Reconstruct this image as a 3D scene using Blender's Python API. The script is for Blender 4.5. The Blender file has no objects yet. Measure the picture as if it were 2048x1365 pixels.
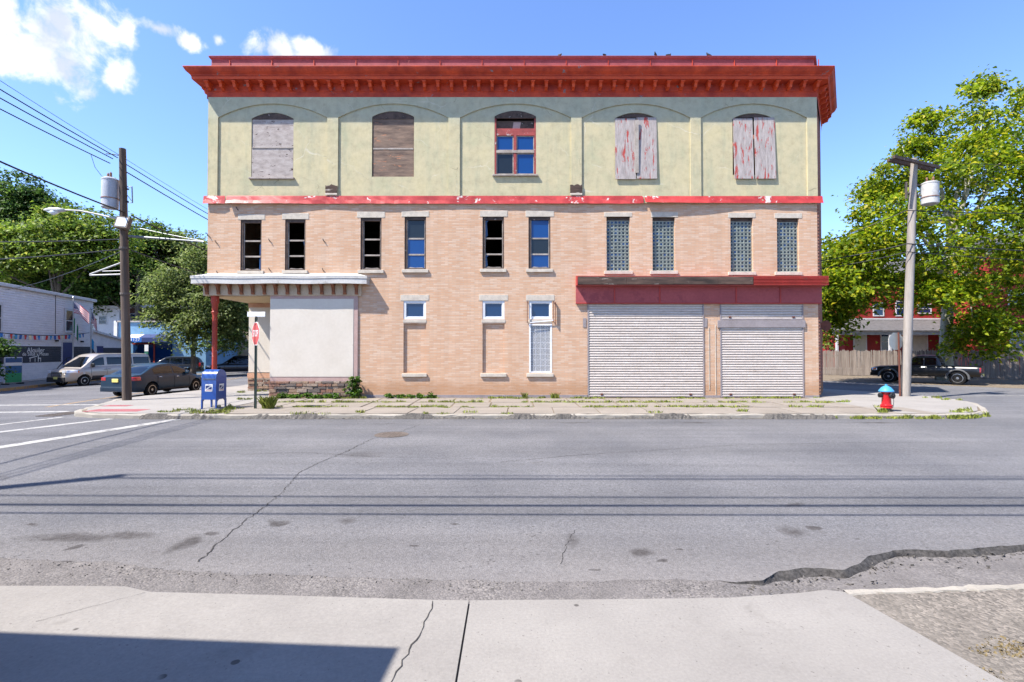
import bpy, bmesh, math, random
import numpy as np
from mathutils import Vector, Matrix
R = math.radians
random.seed(7)
rng = np.random.default_rng(7)
SC = bpy.context.scene
COL = SC.collection

# ------------------------------------------------------------------ camera
TH, FPX, CAMZ = R(1.0), 1000.0, 1.9
cam = bpy.data.objects.new('camera', bpy.data.cameras.new('camera'))
COL.objects.link(cam)
cam.location = (0, 0, CAMZ)
cam.rotation_euler = (R(90) + TH, 0, 0)
cam.data.sensor_width = 36.0
cam.data.lens = 36.0 * FPX / 2048.0
cam.data.clip_end = 3000
SC.camera = cam

# ------------------------------------------------------------------ sun, sky, exposure
SUN = Vector((-0.6285, -0.343, 1.0)).normalized()          # towards the sun
sun = bpy.data.objects.new('sun', bpy.data.lights.new('sun', 'SUN'))
COL.objects.link(sun)
sun.data.energy = 4.8
sun.data.angle = R(0.53)
sun.data.color = (1.0, 0.94, 0.86)
sun.rotation_euler = SUN.to_track_quat('Z', 'Y').to_euler()
SC.view_settings.view_transform = 'Standard'
SC.view_settings.look = 'None'
SC.view_settings.exposure = 1.35
SC.view_settings.gamma = 1.0
SC.view_settings.use_curve_mapping = False
SC.cycles.use_denoising = True
SC.cycles.use_adaptive_sampling = True
SC.cycles.adaptive_threshold = 0.02
SC.cycles.max_bounces = 6
SC.cycles.transparent_max_bounces = 6

def ray(px, py):
    u, v = (px - 1024) / FPX, (682.5 - py) / FPX
    return (u, math.cos(TH) - v * math.sin(TH), math.sin(TH) + v * math.cos(TH))

world = bpy.data.worlds.new('World')
SC.world = world
world.use_nodes = True
def build_world():
    nt = world.node_tree
    nt.nodes.clear()
    N, L = nt.nodes.new, nt.links.new
    def math_(op, a, b=None, clamp=False):
        n = N('ShaderNodeMath'); n.operation = op; n.use_clamp = clamp
        for i, v in enumerate((a, b)):
            if v is None: continue
            if isinstance(v, (int, float)): n.inputs[i].default_value = v
            else: L(v, n.inputs[i])
        return n.outputs[0]
    out = N('ShaderNodeOutputWorld'); bg = N('ShaderNodeBackground')
    bg.inputs['Strength'].default_value = 0.078
    sky = N('ShaderNodeTexSky'); sky.sky_type = 'NISHITA'; sky.sun_disc = False
    sky.sun_elevation = math.asin(SUN.z)
    sky.sun_rotation = math.atan2(SUN.x, SUN.y) % (2 * math.pi)
    sky.altitude = 0; sky.air_density = 1.0; sky.dust_density = 0.25; sky.ozone_density = 2.2
    tc = N('ShaderNodeTexCoord'); sep = N('ShaderNodeSeparateXYZ')
    L(tc.outputs['Generated'], sep.inputs[0])
    az = math_('ARCTAN2', sep.outputs[0], sep.outputs[1])
    el = math_('ARCSINE', sep.outputs[2])
    comb = N('ShaderNodeCombineXYZ'); L(az, comb.inputs[0]); L(el, comb.inputs[1])
    blobs = []
    for (px, py, rx, ry) in [(-20, 40, 150, 95), (95, 75, 115, 90), (125, 135, 40, 45), (30, 120, 40, 35), (195, 45, 60, 42), (255, 62, 34, 26), (312, 56, 50, 17),
                             (236, 150, 34, 34), (378, 86, 30, 16), (437, 80, 15, 12), (560, 104, 62, 30), (620, 108, 62, 26)]:
        d = Vector(ray(px, py)).normalized()
        cosf = d.y
        blobs.append((math.atan2(d.x, d.y), math.asin(d.z), rx / 1000 * cosf, ry / 1000 * cosf))
    r = random.Random(3)
    for k in range(9):                                       # the rest of the sky has the same scattered clouds
        a = r.uniform(1.0, 5.3)
        blobs.append((a if a < math.pi else a - 2 * math.pi, r.uniform(0.3, 1.0), r.uniform(.05, .16), r.uniform(.03, .09)))
    nz = N('ShaderNodeTexNoise'); nz.inputs['Scale'].default_value = 20.0; nz.inputs['Detail'].default_value = 10; nz.inputs['Roughness'].default_value = .6; nz.inputs['Distortion'].default_value = .25
    L(comb.outputs[0], nz.inputs['Vector'])
    acc = None
    for (a, e, ra, re) in blobs:
        mp = N('ShaderNodeMapping'); mp.vector_type = 'TEXTURE'
        mp.inputs['Location'].default_value = (a, e, 0); mp.inputs['Scale'].default_value = (ra, re, 1)
        L(comb.outputs[0], mp.inputs[0])
        ln = N('ShaderNodeVectorMath'); ln.operation = 'LENGTH'; L(mp.outputs[0], ln.inputs[0])
        v = math_('SUBTRACT', 1.25, ln.outputs['Value'])
        acc = v if acc is None else math_('MAXIMUM', acc, v)
    acc = math_('MAXIMUM', acc, -1.0)
    m = math_('ADD', acc, math_('MULTIPLY', math_('SUBTRACT', nz.outputs['Fac'], 0.5), 3.4))
    rp = N('ShaderNodeValToRGB'); rp.color_ramp.interpolation = 'EASE'
    rp.color_ramp.elements[0].position = 0.04; rp.color_ramp.elements[1].position = 1.0
    rp.color_ramp.elements[0].color = (0, 0, 0, 1); rp.color_ramp.elements[1].color = (1, 1, 1, 1)
    L(m, rp.inputs[0])
    nz2 = N('ShaderNodeTexNoise'); nz2.inputs['Scale'].default_value = 17.0; nz2.inputs['Detail'].default_value = 5
    L(comb.outputs[0], nz2.inputs['Vector'])
    cc = N('ShaderNodeMix'); cc.data_type = 'RGBA'
    cc.inputs['A'].default_value = (3.9, 4.3, 5.2, 1); cc.inputs['B'].default_value = (6.6, 6.6, 6.6, 1)
    rc = N('ShaderNodeValToRGB'); rc.color_ramp.elements[0].position = .38; rc.color_ramp.elements[1].position = .56; L(nz2.outputs['Fac'], rc.inputs[0]); L(rc.outputs[0], cc.inputs['Factor'])
    tint = N('ShaderNodeMix'); tint.data_type = 'RGBA'; tint.blend_type = 'MULTIPLY'; tint.inputs['Factor'].default_value = 1.0
    tint.inputs['B'].default_value = (1.16, 1.32, 1.7, 1)           # the deep clear blue of this day, the same over the whole sky
    L(sky.outputs[0], tint.inputs['A'])
    mx = N('ShaderNodeMix'); mx.data_type = 'RGBA'
    L(rp.outputs[0], mx.inputs['Factor']); L(tint.outputs['Result'], mx.inputs['A']); L(cc.outputs['Result'], mx.inputs['B'])
    L(mx.outputs['Result'], bg.inputs['Color']); L(bg.outputs[0], out.inputs[0])
build_world()

# ------------------------------------------------------------------ helpers
def at(px, py, Y):                                            # the point of plane y=Y that the photograph shows at this pixel
    d = ray(px, py); t = Y / d[1]
    return Vector((d[0] * t, Y, CAMZ + d[2] * t))
def gz(px, py, z):
    d = ray(px, py); t = (z - CAMZ) / d[2]
    return Vector((d[0] * t, d[1] * t, z))
def lin(h):
    h = h.lstrip('#'); c = [int(h[i:i + 2], 16) / 255 for i in (0, 2, 4)]
    return tuple(v / 12.92 if v <= .04045 else ((v + .055) / 1.055) ** 2.4 for v in c) + (1,)

def tag(o, label=None, cat=None, group=None, kind=None):
    if label: o['label'] = label
    if cat: o['category'] = cat
    if group: o['group'] = group
    if kind: o['kind'] = kind
    return o
def thing(name, label, cat, loc=(0, 0, 0), rz=0.0, group=None):
    o = bpy.data.objects.new(name, None); COL.objects.link(o)
    o.location = loc; o.rotation_euler = (0, 0, rz); o.empty_display_size = .2
    return tag(o, label, cat, group)
def link(name, me, mats, parent=None, loc=None, rot=None, scale=None):
    o = bpy.data.objects.new(name, me); COL.objects.link(o)
    if mats is not None:
        for m in (mats if isinstance(mats, (list, tuple)) else [mats]): me.materials.append(m)
    if parent: o.parent = parent
    if loc is not None: o.location = loc
    if rot is not None: o.rotation_euler = rot
    if scale is not None: o.scale = scale
    return o
def copy_tree(o, parent=None):
    c = o.copy(); COL.objects.link(c); c.parent = parent
    for ch in list(o.children): copy_tree(ch, c)
    return c

class MB:
    def __init__(s): s.v, s.f, s.m, s.cur = [], [], [], 0
    def add(s, vs, fs):
        b = len(s.v); s.v += [tuple(p) for p in vs]
        for f in fs: s.f.append([b + i for i in f]); s.m.append(s.cur)
        return s
    def box(s, x0, x1, y0, y1, z0, z1, M=None):
        vs = [(x, y, z) for z in (z0, z1) for y in (y0, y1) for x in (x0, x1)]
        if M is not None: vs = [M @ Vector(p) for p in vs]
        return s.add(vs, [(0, 2, 3, 1), (4, 5, 7, 6), (0, 1, 5, 4), (2, 6, 7, 3), (0, 4, 6, 2), (1, 3, 7, 5)])
    def chamfer_box(s, x0, x1, y0, y1, z0, z1, c=.01):
        pr = [(x0 + c, z0), (x1 - c, z0), (x1, z0 + c), (x1, z1 - c), (x1 - c, z1), (x0 + c, z1), (x0, z1 - c), (x0, z0 + c)]
        n = 8; vs = []
        for (y, k) in ((y0, c), (y0 + c, 0), (y1 - c, 0), (y1, c)):
            for (x, z) in pr:
                vs.append((min(max(x, x0 + k), x1 - k), y, min(max(z, z0 + k), z1 - k)))
        fs = [tuple(range(n)), tuple(reversed(range(3 * n, 4 * n)))]
        for r_ in range(3):
            for i in range(n):
                j = (i + 1) % n
                fs.append((r_ * n + i, (r_ + 1) * n + i, (r_ + 1) * n + j, r_ * n + j))
        return s.add(vs, fs)
    def prism(s, poly, a0, a1, axis='x', M=None):             # poly in the two other axes (cyclic order), extruded a0..a1
        def P(a, p):
            q = {'x': (a, p[0], p[1]), 'y': (p[0], a, p[1]), 'z': (p[0], p[1], a)}[axis]
            return M @ Vector(q) if M is not None else q
        n = len(poly)
        vs = [P(a0, p) for p in poly] + [P(a1, p) for p in poly]
        fs = [tuple(reversed(range(n))), tuple(range(n, 2 * n))] + [(i, (i + 1) % n, n + (i + 1) % n, n + i) for i in range(n)]
        return s.add(vs, fs)
    def tube(s, pts, r, n=8, cap=True):
        pts = [Vector(p) for p in pts]; rs = r if isinstance(r, (list, tuple)) else [r] * len(pts)
        vs = []; up = None
        for i, p in enumerate(pts):
            t = (pts[min(i + 1, len(pts) - 1)] - pts[max(i - 1, 0)]).normalized()
            if up is None: up = Vector((0, 0, 1)) if abs(t.z) < .9 else Vector((1, 0, 0))
            a = t.cross(up).normalized(); b = a.cross(t).normalized(); up = b
            for k in range(n):
                an = 2 * math.pi * k / n
                vs.append(p + (a * math.cos(an) + b * math.sin(an)) * rs[i])
        fs = []
        for i in range(len(pts) - 1):
            for k in range(n):
                k2 = (k + 1) % n
                fs.append((i * n + k, i * n + k2, (i + 1) * n + k2, (i + 1) * n + k))
        if cap: fs += [tuple(reversed(range(n))), tuple(range((len(pts) - 1) * n, len(pts) * n))]
        return s.add(vs, fs)
    def lathe(s, prof, n=16, M=None):                         # prof: (radius, z)
        vs = []
        for (r_, z) in prof:
            for k in range(n):
                a = 2 * math.pi * k / n
                p = Vector((r_ * math.cos(a), r_ * math.sin(a), z)); vs.append(M @ p if M is not None else p)
        fs = []
        for i in range(len(prof) - 1):
            for k in range(n):
                k2 = (k + 1) % n
                fs.append((i * n + k, i * n + k2, (i + 1) * n + k2, (i + 1) * n + k))
        fs += [tuple(reversed(range(n))), tuple(range((len(prof) - 1) * n, len(prof) * n))]
        return s.add(vs, fs)
    def grid(s, rows):                                        # rows of equal length point lists
        n = len(rows[0]); vs = [p for r_ in rows for p in r_]
        return s.add(vs, [(i * n + j, i * n + j + 1, (i + 1) * n + j + 1, (i + 1) * n + j) for i in range(len(rows) - 1) for j in range(n - 1)])
    def mesh(s, name='m', smooth=False):
        me = bpy.data.meshes.new(name); me.from_pydata(s.v, [], s.f)
        if any(s.m): me.polygons.foreach_set('material_index', s.m)
        bm = bmesh.new(); bm.from_mesh(me)
        bmesh.ops.recalc_face_normals(bm, faces=bm.faces[:]); bm.to_mesh(me); bm.free()
        if smooth:
            me.polygons.foreach_set('use_smooth', [True] * len(me.polygons))
            if smooth != 'all': me.set_sharp_from_angle(angle=R(38))
        me.update(); return me
    def build(s, name, mats, parent=None, smooth=False, loc=None, rot=None):
        return link(name, s.mesh(name, smooth), mats, parent, loc, rot)

def plate(outer, holes, y0, depth, outer_depth=0.0):
    """vertical plate in plane y=y0 facing -y with holes and their reveals; points are (x, z)"""
    bm = bmesh.new(); loops = []
    for lp in [outer] + holes:
        vs = [bm.verts.new((x, y0, z)) for (x, z) in lp]; loops.append(vs)
        for i in range(len(vs)): bm.edges.new((vs[i], vs[(i + 1) % len(vs)]))
    bmesh.ops.triangle_fill(bm, use_beauty=True, edges=bm.edges[:], normal=(0, -1, 0))
    for k, vs in enumerate(loops):
        d = outer_depth if k == 0 else depth
        if d == 0: continue
        bk = [bm.verts.new((v.co.x, y0 + d, v.co.z)) for v in vs]
        for i in range(len(vs)):
            j = (i + 1) % len(vs); bm.faces.new((vs[i], vs[j], bk[j], bk[i]))
    for f in bm.faces:
        if abs(f.normal.y) > .5 and f.normal.y > 0: f.normal_flip()
    me = bpy.data.meshes.new('plate'); bm.to_mesh(me); bm.free(); return me
def rect(x0, x1, z0, z1): return [(x0, z0), (x1, z0), (x1, z1), (x0, z1)]
def arch(x0, x1, z0, zs, za, n=12):                            # segmental arch: springs at zs, crown at za
    c, h, k = (x0 + x1) / 2, (x1 - x0) / 2, za - zs
    r_ = (h * h + k * k) / (2 * k); zc = za - r_; a = math.asin(h / r_)
    return [(x0, z0), (x1, z0)] + [(c + r_ * math.sin(a - 2 * a * i / n), zc + r_ * math.cos(a - 2 * a * i / n)) for i in range(n + 1)]

# ------------------------------------------------------------------ materials
MATS = {}
def node_mat(name):
    m = bpy.data.materials.new(name); m.use_nodes = True
    nt = m.node_tree; b = nt.nodes['Principled BSDF']
    return m, nt, b
def coords(nt, mode='Object', scale=(1, 1, 1), rand=False, rot=(0, 0, 0)):
    tc = nt.nodes.new('ShaderNodeTexCoord'); mp = nt.nodes.new('ShaderNodeMapping')
    mp.inputs['Scale'].default_value = scale; mp.inputs['Rotation'].default_value = rot
    src = tc.outputs[mode]
    if rand:
        oi = nt.nodes.new('ShaderNodeObjectInfo'); ad = nt.nodes.new('ShaderNodeVectorMath'); ad.operation = 'MULTIPLY_ADD'
        ad.inputs[1].default_value = (37, 53, 71)
        nt.links.new(oi.outputs['Random'], ad.inputs[0]); nt.links.new(src, ad.inputs[2]); src = ad.outputs[0]
    nt.links.new(src, mp.inputs[0]); return mp.outputs[0]
def noise(nt, vec, scale, detail=5, rough=.55, dist=0):
    n = nt.nodes.new('ShaderNodeTexNoise'); n.inputs['Scale'].default_value = scale; n.inputs['Detail'].default_value = detail
    n.inputs['Roughness'].default_value = rough; n.inputs['Distortion'].default_value = dist
    nt.links.new(vec, n.inputs['Vector']); return n.outputs['Fac']
def ramp(nt, fac, stops):
    r_ = nt.nodes.new('ShaderNodeValToRGB'); e = r_.color_ramp.elements
    while len(e) < len(stops): e.new(.5)
    for i, (p, c) in enumerate(stops):
        e[i].position = p; e[i].color = c if isinstance(c, tuple) else (c, c, c, 1)
    nt.links.new(fac, r_.inputs[0]); return r_.outputs[0]
def mixc(nt, fac, a, b, mode='MIX'):
    m = nt.nodes.new('ShaderNodeMix'); m.data_type = 'RGBA'; m.blend_type = mode
    for k, v in (('Factor', fac), ('A', a), ('B', b)):
        if isinstance(v, (int, float)): m.inputs[k].default_value = v
        elif isinstance(v, tuple): m.inputs[k].default_value = v
        else: nt.links.new(v, m.inputs[k])
    return m.outputs['Result']
def mth(nt, op, a, b=None, clamp=False):
    n = nt.nodes.new('ShaderNodeMath'); n.operation = op; n.use_clamp = clamp
    for i, v in enumerate((a, b)):
        if v is None: continue
        if isinstance(v, (int, float)): n.inputs[i].default_value = v
        else: nt.links.new(v, n.inputs[i])
    return n.outputs[0]
def bump(nt, b, h, strength=.3, dist=.01):
    n = nt.nodes.new('ShaderNodeBump'); n.inputs['Strength'].default_value = strength; n.inputs['Distance'].default_value = dist
    nt.links.new(h, n.inputs['Height']); nt.links.new(n.outputs[0], b.inputs['Normal'])
def mk(name, c1, c2=None, scale=3.0, rough=.8, bmp=.2, bscale=40, metal=0.0, spec=.4, coat=0.0, lo=.35, hi=.65, c3=None, s3=.8, t3=.62, rand=False, stretch=(1, 1, 1), bdist=.01, fa=1.0):
    """two-tone weathered surface; c3 comes through in flakes where a second noise passes t3"""
    if name in MATS: return MATS[name]
    m, nt, b = node_mat(name)
    v = coords(nt, 'Object', stretch, rand)
    c1 = lin(c1); c2 = lin(c2) if c2 else tuple(x * .82 for x in c1[:3]) + (1,)
    col = ramp(nt, noise(nt, v, scale, 6, .6), [(lo, c1), (hi, c2)])
    fine = ramp(nt, noise(nt, v, scale * 9, 4), [(.3, 1 - .14 * fa), (.7, 1 + .06 * fa)])
    col = mixc(nt, 1.0, col, fine, 'MULTIPLY')
    h = noise(nt, v, bscale, 4)
    if c3:
        fl = ramp(nt, noise(nt, v, s3, 9, .7, .4), [(t3, 0.0), (t3 + .025, 1.0)])
        col = mixc(nt, fl, col, lin(c3)); h = mth(nt, 'SUBTRACT', h, mth(nt, 'MULTIPLY', fl, .6))
    nt.links.new(col, b.inputs['Base Color'])
    b.inputs['Roughness'].default_value = rough; b.inputs['Metallic'].default_value = metal
    b.inputs['Specular IOR Level'].default_value = spec; b.inputs['Coat Weight'].default_value = coat; b.inputs['Coat Roughness'].default_value = .06
    if bmp: bump(nt, b, h, bmp, bdist)
    MATS[name] = m; return m
def plain(name, c, rough=.5, metal=0.0, spec=.5, coat=0.0, emit=None, es=0.0):
    if name in MATS: return MATS[name]
    m, nt, b = node_mat(name)
    v = coords(nt)
    col = mixc(nt, 1.0, lin(c), ramp(nt, noise(nt, v, 6, 4), [(.3, .9), (.7, 1.05)]), 'MULTIPLY')
    nt.links.new(col, b.inputs['Base Color'])
    b.inputs['Roughness'].default_value = rough; b.inputs['Metallic'].default_value = metal; b.inputs['Specular IOR Level'].default_value = spec
    b.inputs['Coat Weight'].default_value = coat; b.inputs['Coat Roughness'].default_value = .04
    if emit: b.inputs['Emission Color'].default_value = lin(emit); b.inputs['Emission Strength'].default_value = es
    MATS[name] = m; return m

def brick_mat(name, cols, mortar, bw=.30, bh=.066, ms=.006, axis='xz', grime='#7a5a48', gk=.35):
    m, nt, b = node_mat(name)
    tc = nt.nodes.new('ShaderNodeTexCoord'); sp = nt.nodes.new('ShaderNodeSeparateXYZ'); cb = nt.nodes.new('ShaderNodeCombineXYZ')
    nt.links.new(tc.outputs['Object'], sp.inputs[0])
    if axis == 'xz': nt.links.new(mth(nt, 'ADD', sp.outputs[0], sp.outputs[1]), cb.inputs[0])
    else: nt.links.new(sp.outputs[1], cb.inputs[0])
    nt.links.new(sp.outputs[2], cb.inputs[1])
    br = nt.nodes.new('ShaderNodeTexBrick'); nt.links.new(cb.outputs[0], br.inputs['Vector'])
    br.inputs['Scale'].default_value = 1; br.inputs['Brick Width'].default_value = bw; br.inputs['Row Height'].default_value = bh
    br.inputs['Mortar Size'].default_value = ms; br.inputs['Mortar Smooth'].default_value = .3; br.inputs['Bias'].default_value = -.1
    br.inputs['Color1'].default_value = (0, 0, 0, 1); br.inputs['Color2'].default_value = (1, 1, 1, 1); br.inputs['Mortar'].default_value = (.5, .5, .5, 1)
    col = ramp(nt, br.outputs['Color'], [(i / (len(cols) - 1), lin(c)) for i, c in enumerate(cols)])
    streak = nt.nodes.new('ShaderNodeMapping'); streak.inputs['Scale'].default_value = (1.5, 15, 1); nt.links.new(cb.outputs[0], streak.inputs[0])
    sv = noise(nt, streak.outputs[0], 1.6, 6, .65)
    col = mixc(nt, ramp(nt, sv, [(.45, 0.0), (.8, .22)]), col, lin(cols[-1]))
    col = mixc(nt, ramp(nt, noise(nt, streak.outputs[0], 2.3, 5, .6, .3), [(.5, 0.0), (.8, .26)]), col, lin(cols[0]))
    drip = nt.nodes.new('ShaderNodeMapping'); drip.inputs['Scale'].default_value = (2.6, .22, 1); nt.links.new(cb.outputs[0], drip.inputs[0])
    col = mixc(nt, 1.0, col, ramp(nt, noise(nt, drip.outputs[0], 1.0, 6, .65), [(.3, .88), (.6, 1.03)]), 'MULTIPLY')
    col = mixc(nt, br.outputs['Fac'], col, lin(mortar))
    big = noise(nt, cb.outputs[0], .55, 5, .6)
    col = mixc(nt, ramp(nt, big, [(.5, 0.0), (.8, gk)]), col, lin(grime))
    # rising damp and splash dirt just above the pavement
    zz = mth(nt, 'ADD', sp.outputs[2], mth(nt, 'MULTIPLY', noise(nt, cb.outputs[0], 1.3, 5), -.9))
    col = mixc(nt, ramp(nt, zz, [(0.0, .5), (.25, 0.0)]), col, lin('#9a704d'))
    nt.links.new(col, b.inputs['Base Color']); b.inputs['Roughness'].default_value = .85; b.inputs['Specular IOR Level'].default_value = .25
    bump(nt, b, mth(nt, 'ADD', mth(nt, 'MULTIPLY', br.outputs['Fac'], -1.0), mth(nt, 'MULTIPLY', noise(nt, cb.outputs[0], 60, 3), .5)), .5, .006)
    MATS[name] = m; return m

def leaf_mat(name, c1, c2, c3=None, trans=.45):
    m, nt, b = node_mat(name)
    nt.nodes.remove(b); out = nt.nodes['Material Output']
    g = nt.nodes.new('ShaderNodeNewGeometry')
    stops = [(0, tuple(x * .55 for x in lin(c1)[:3]) + (1,)), (.35, lin(c1)), (.85, lin(c2))] + ([(1.0, lin(c3))] if c3 else [])
    col = ramp(nt, g.outputs['Random Per Island'], stops)
    v = coords(nt)
    col = mixc(nt, 1.0, col, ramp(nt, noise(nt, v, .35, 3), [(.3, .75), (.7, 1.2)]), 'MULTIPLY')
    d = nt.nodes.new('ShaderNodeBsdfPrincipled'); d.inputs['Roughness'].default_value = .55; d.inputs['Specular IOR Level'].default_value = .3
    t = nt.nodes.new('ShaderNodeBsdfTranslucent'); ms = nt.nodes.new('ShaderNodeMixShader'); ms.inputs[0].default_value = trans
    nt.links.new(col, d.inputs['Base Color']); nt.links.new(col, t.inputs['Color'])
    nt.links.new(d.outputs[0], ms.inputs[1]); nt.links.new(t.outputs[0], ms.inputs[2]); nt.links.new(ms.outputs[0], out.inputs['Surface'])
    MATS[name] = m; return m
def glass_mat(name, c, ior=1.7, rough=.03):
    m, nt, b = node_mat(name)
    v = coords(nt); b.inputs['Base Color'].default_value = lin(c); b.inputs['IOR'].default_value = ior; b.inputs['Roughness'].default_value = rough
    bump(nt, b, noise(nt, v, 2.5, 2), .04, .02)
    MATS[name] = m; return m

def text_mesh(body, size, extrude=.004, align='CENTER', xs=1.0):
    cu = bpy.data.curves.new('text', 'FONT'); cu.body = body; cu.size = size; cu.extrude = extrude; cu.align_x = align; cu.align_y = 'CENTER'; cu.resolution_u = 3
    o = bpy.data.objects.new('text', cu); COL.objects.link(o)
    dg = bpy.context.evaluated_depsgraph_get(); me = bpy.data.meshes.new_from_object(o.evaluated_get(dg))
    bpy.data.objects.remove(o); bpy.data.curves.remove(cu)
    me.transform(Matrix.Diagonal((xs, 1, 1, 1)) ); me.transform(Matrix.Rotation(R(90), 4, 'X')); me.materials.clear()
    return me                                                  # lies in the xz plane, reads from -y
# ------------------------------------------------------------------ ground, road, pavements
def zroad(x):                                                  # the cross street on the left falls away a little
    return -.13 - .0215 * min(max(-x - 13.0, 0.0), 17.0)

def asphalt_mat():
    m, nt, b = node_mat('asphalt')
    v = coords(nt)
    base = ramp(nt, noise(nt, v, .35, 6, .6), [(.3, lin('#565659')), (.7, lin('#6a696a'))])
    streak = coords(nt, 'Object', (.12, 2.2, 1))
    base = mixc(nt, 1.0, base, ramp(nt, noise(nt, streak, 1.2, 6, .6), [(.3, .90), (.7, 1.08)]), 'MULTIPLY')
    vo = nt.nodes.new('ShaderNodeTexVoronoi'); vo.inputs['Scale'].default_value = 75; nt.links.new(v, vo.inputs['Vector'])
    agg = ramp(nt, vo.outputs['Color'], [(.1, .55), (.5, .98), (.9, 1.5)])
    base = mixc(nt, .62, base, mixc(nt, 1.0, base, agg, 'MULTIPLY'))
    # worn, dusty strip along the near side of the street
    sp = nt.nodes.new('ShaderNodeSeparateXYZ'); nt.links.new(v, sp.inputs[0])
    yy = mth(nt, 'ADD', sp.outputs[1], mth(nt, 'MULTIPLY', noise(nt, v, .8, 5), 1.8))
    base = mixc(nt, ramp(nt, mth(nt, 'DIVIDE', yy, 20.0), [(.24, .8), (.36, 0.0)]), base, lin('#726d69'))
    # oil drips and old spills, each where it lies
    wob = nt.nodes.new('ShaderNodeVectorMath'); wob.operation = 'MULTIPLY_ADD'
    nn = nt.nodes.new('ShaderNodeTexNoise'); nn.inputs['Scale'].default_value = 2.6; nn.inputs['Detail'].default_value = 5; nt.links.new(v, nn.inputs['Vector'])
    nt.links.new(nn.outputs['Color'], wob.inputs[0]); wob.inputs[1].default_value = (.35, .35, 0); nt.links.new(v, wob.inputs[2])
    acc = None
    for (px, py, rx, ry, k) in [(552, 1046, .13, .13, .8), (428, 1066, .07, .07, .7), (370, 1088, .13, .28, .6), (130, 1126, .09, .05, .9), (70, 1050, .1, .06, .7), (150, 1075, .6, .16, .55),
                                (260, 1070, .35, .14, .5), (90, 1080, .1, .06, .8), (150, 1095, .07, .06, .8), (1282, 1105, .14, .12, .6), (1632, 1057, .11, .07, .9), (1580, 1062, .2, .16, .4), (1587, 1010, .22, .08, .5),
                                (1725, 1078, .03, .02, .9), (1350, 1100, .05, .03, .9), (1330, 1122, .06, .03, .8), (1185, 1140, .04, .03, .9), (825, 1094, .05, .03, .8), (910, 1048, .06, .04, .7), (700, 1040, .15, .1, .35),
                                (1390, 846, .5, .1, .5), (1150, 846, .5, .08, .45), (1750, 846, .8, .1, .5), (770, 848, .4, .08, .35), (1140, 1080, .1, .3, .3), (725, 910, .5, .4, .25)]:
        p = gz(px, py, -.13)
        mp = nt.nodes.new('ShaderNodeMapping'); mp.vector_type = 'TEXTURE'; mp.inputs['Location'].default_value = (p.x + .17, p.y + .17, -.13); mp.inputs['Scale'].default_value = (rx, ry, 1)
        nt.links.new(wob.outputs[0], mp.inputs[0])
        ln = nt.nodes.new('ShaderNodeVectorMath'); ln.operation = 'LENGTH'; nt.links.new(mp.outputs[0], ln.inputs[0])
        val = mth(nt, 'MULTIPLY', mth(nt, 'SUBTRACT', 1.15, ln.outputs['Value'], True), k)
        acc = val if acc is None else mth(nt, 'MAXIMUM', acc, val)
    base = mixc(nt, mth(nt, 'MULTIPLY', ramp(nt, acc, [(.02, 0.0), (.4, .85)]), ramp(nt, noise(nt, v, 14, 4), [(.25, .5), (.6, 1.0)])), base, lin('#3b3735'))
    lane = coords(nt, 'Object', (.015, .55, 1))
    base = mixc(nt, 1.0, base, ramp(nt, noise(nt, lane, 1.5, 4, .6), [(.3, .82), (.7, 1.1)]), 'MULTIPLY')
    pit = nt.nodes.new('ShaderNodeTexVoronoi'); pit.inputs['Scale'].default_value = 9; pt_ = coords(nt, 'Object', (1, 1.6, 1)); nt.links.new(pt_, pit.inputs['Vector'])
    base = mixc(nt, mth(nt, 'MULTIPLY', ramp(nt, pit.outputs['Distance'], [(.10, .75), (.2, 0.0)]), ramp(nt, noise(nt, v, 1.4, 3), [(.45, 0.0), (.6, 1.0)])), base, lin('#383533'))
    sand = ramp(nt, noise(nt, v, 34, 3, .7), [(.35, .80), (.65, 1.18)])
    base = mixc(nt, .8, base, mixc(nt, 1.0, base, sand, 'MULTIPLY'))
    spots = ramp(nt, noise(nt, v, 3.1, 3, .5, .2), [(.70, 0.0), (.74, .35)])
    base = mixc(nt, spots, base, lin('#4a4644'))
    nt.links.new(base, b.inputs['Base Color']); b.inputs['Roughness'].default_value = .9; b.inputs['Specular IOR Level'].default_value = .25
    bump(nt, b, mth(nt, 'ADD', mth(nt, 'MULTIPLY', vo.outputs['Distance'], -1.0), noise(nt, v, 150, 3)), .55, .008)
    MATS['asphalt'] = m; return m
def gravel_mat(name, c1, c2, c3, sc):
    m, nt, b = node_mat(name); v = coords(nt)
    vo = nt.nodes.new('ShaderNodeTexVoronoi'); vo.inputs['Scale'].default_value = sc; nt.links.new(v, vo.inputs['Vector'])
    col = ramp(nt, vo.outputs['Color'], [(.05, lin(c1)), (.5, lin(c2)), (.95, lin(c3))])
    col = mixc(nt, ramp(nt, noise(nt, v, 1.2, 6, .65), [(.35, 0.0), (.65, .7)]), col, lin(c2))
    col = mixc(nt, 1.0, col, ramp(nt, noise(nt, v, 3, 5), [(.3, .82), (.7, 1.1)]), 'MULTIPLY')
    nt.links.new(col, b.inputs['Base Color']); b.inputs['Roughness'].default_value = .95; b.inputs['Specular IOR Level'].default_value = .2
    bump(nt, b, mth(nt, 'MULTIPLY', vo.outputs['Distance'], -1.0), .55, .010)
    MATS[name] = m; return m
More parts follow.
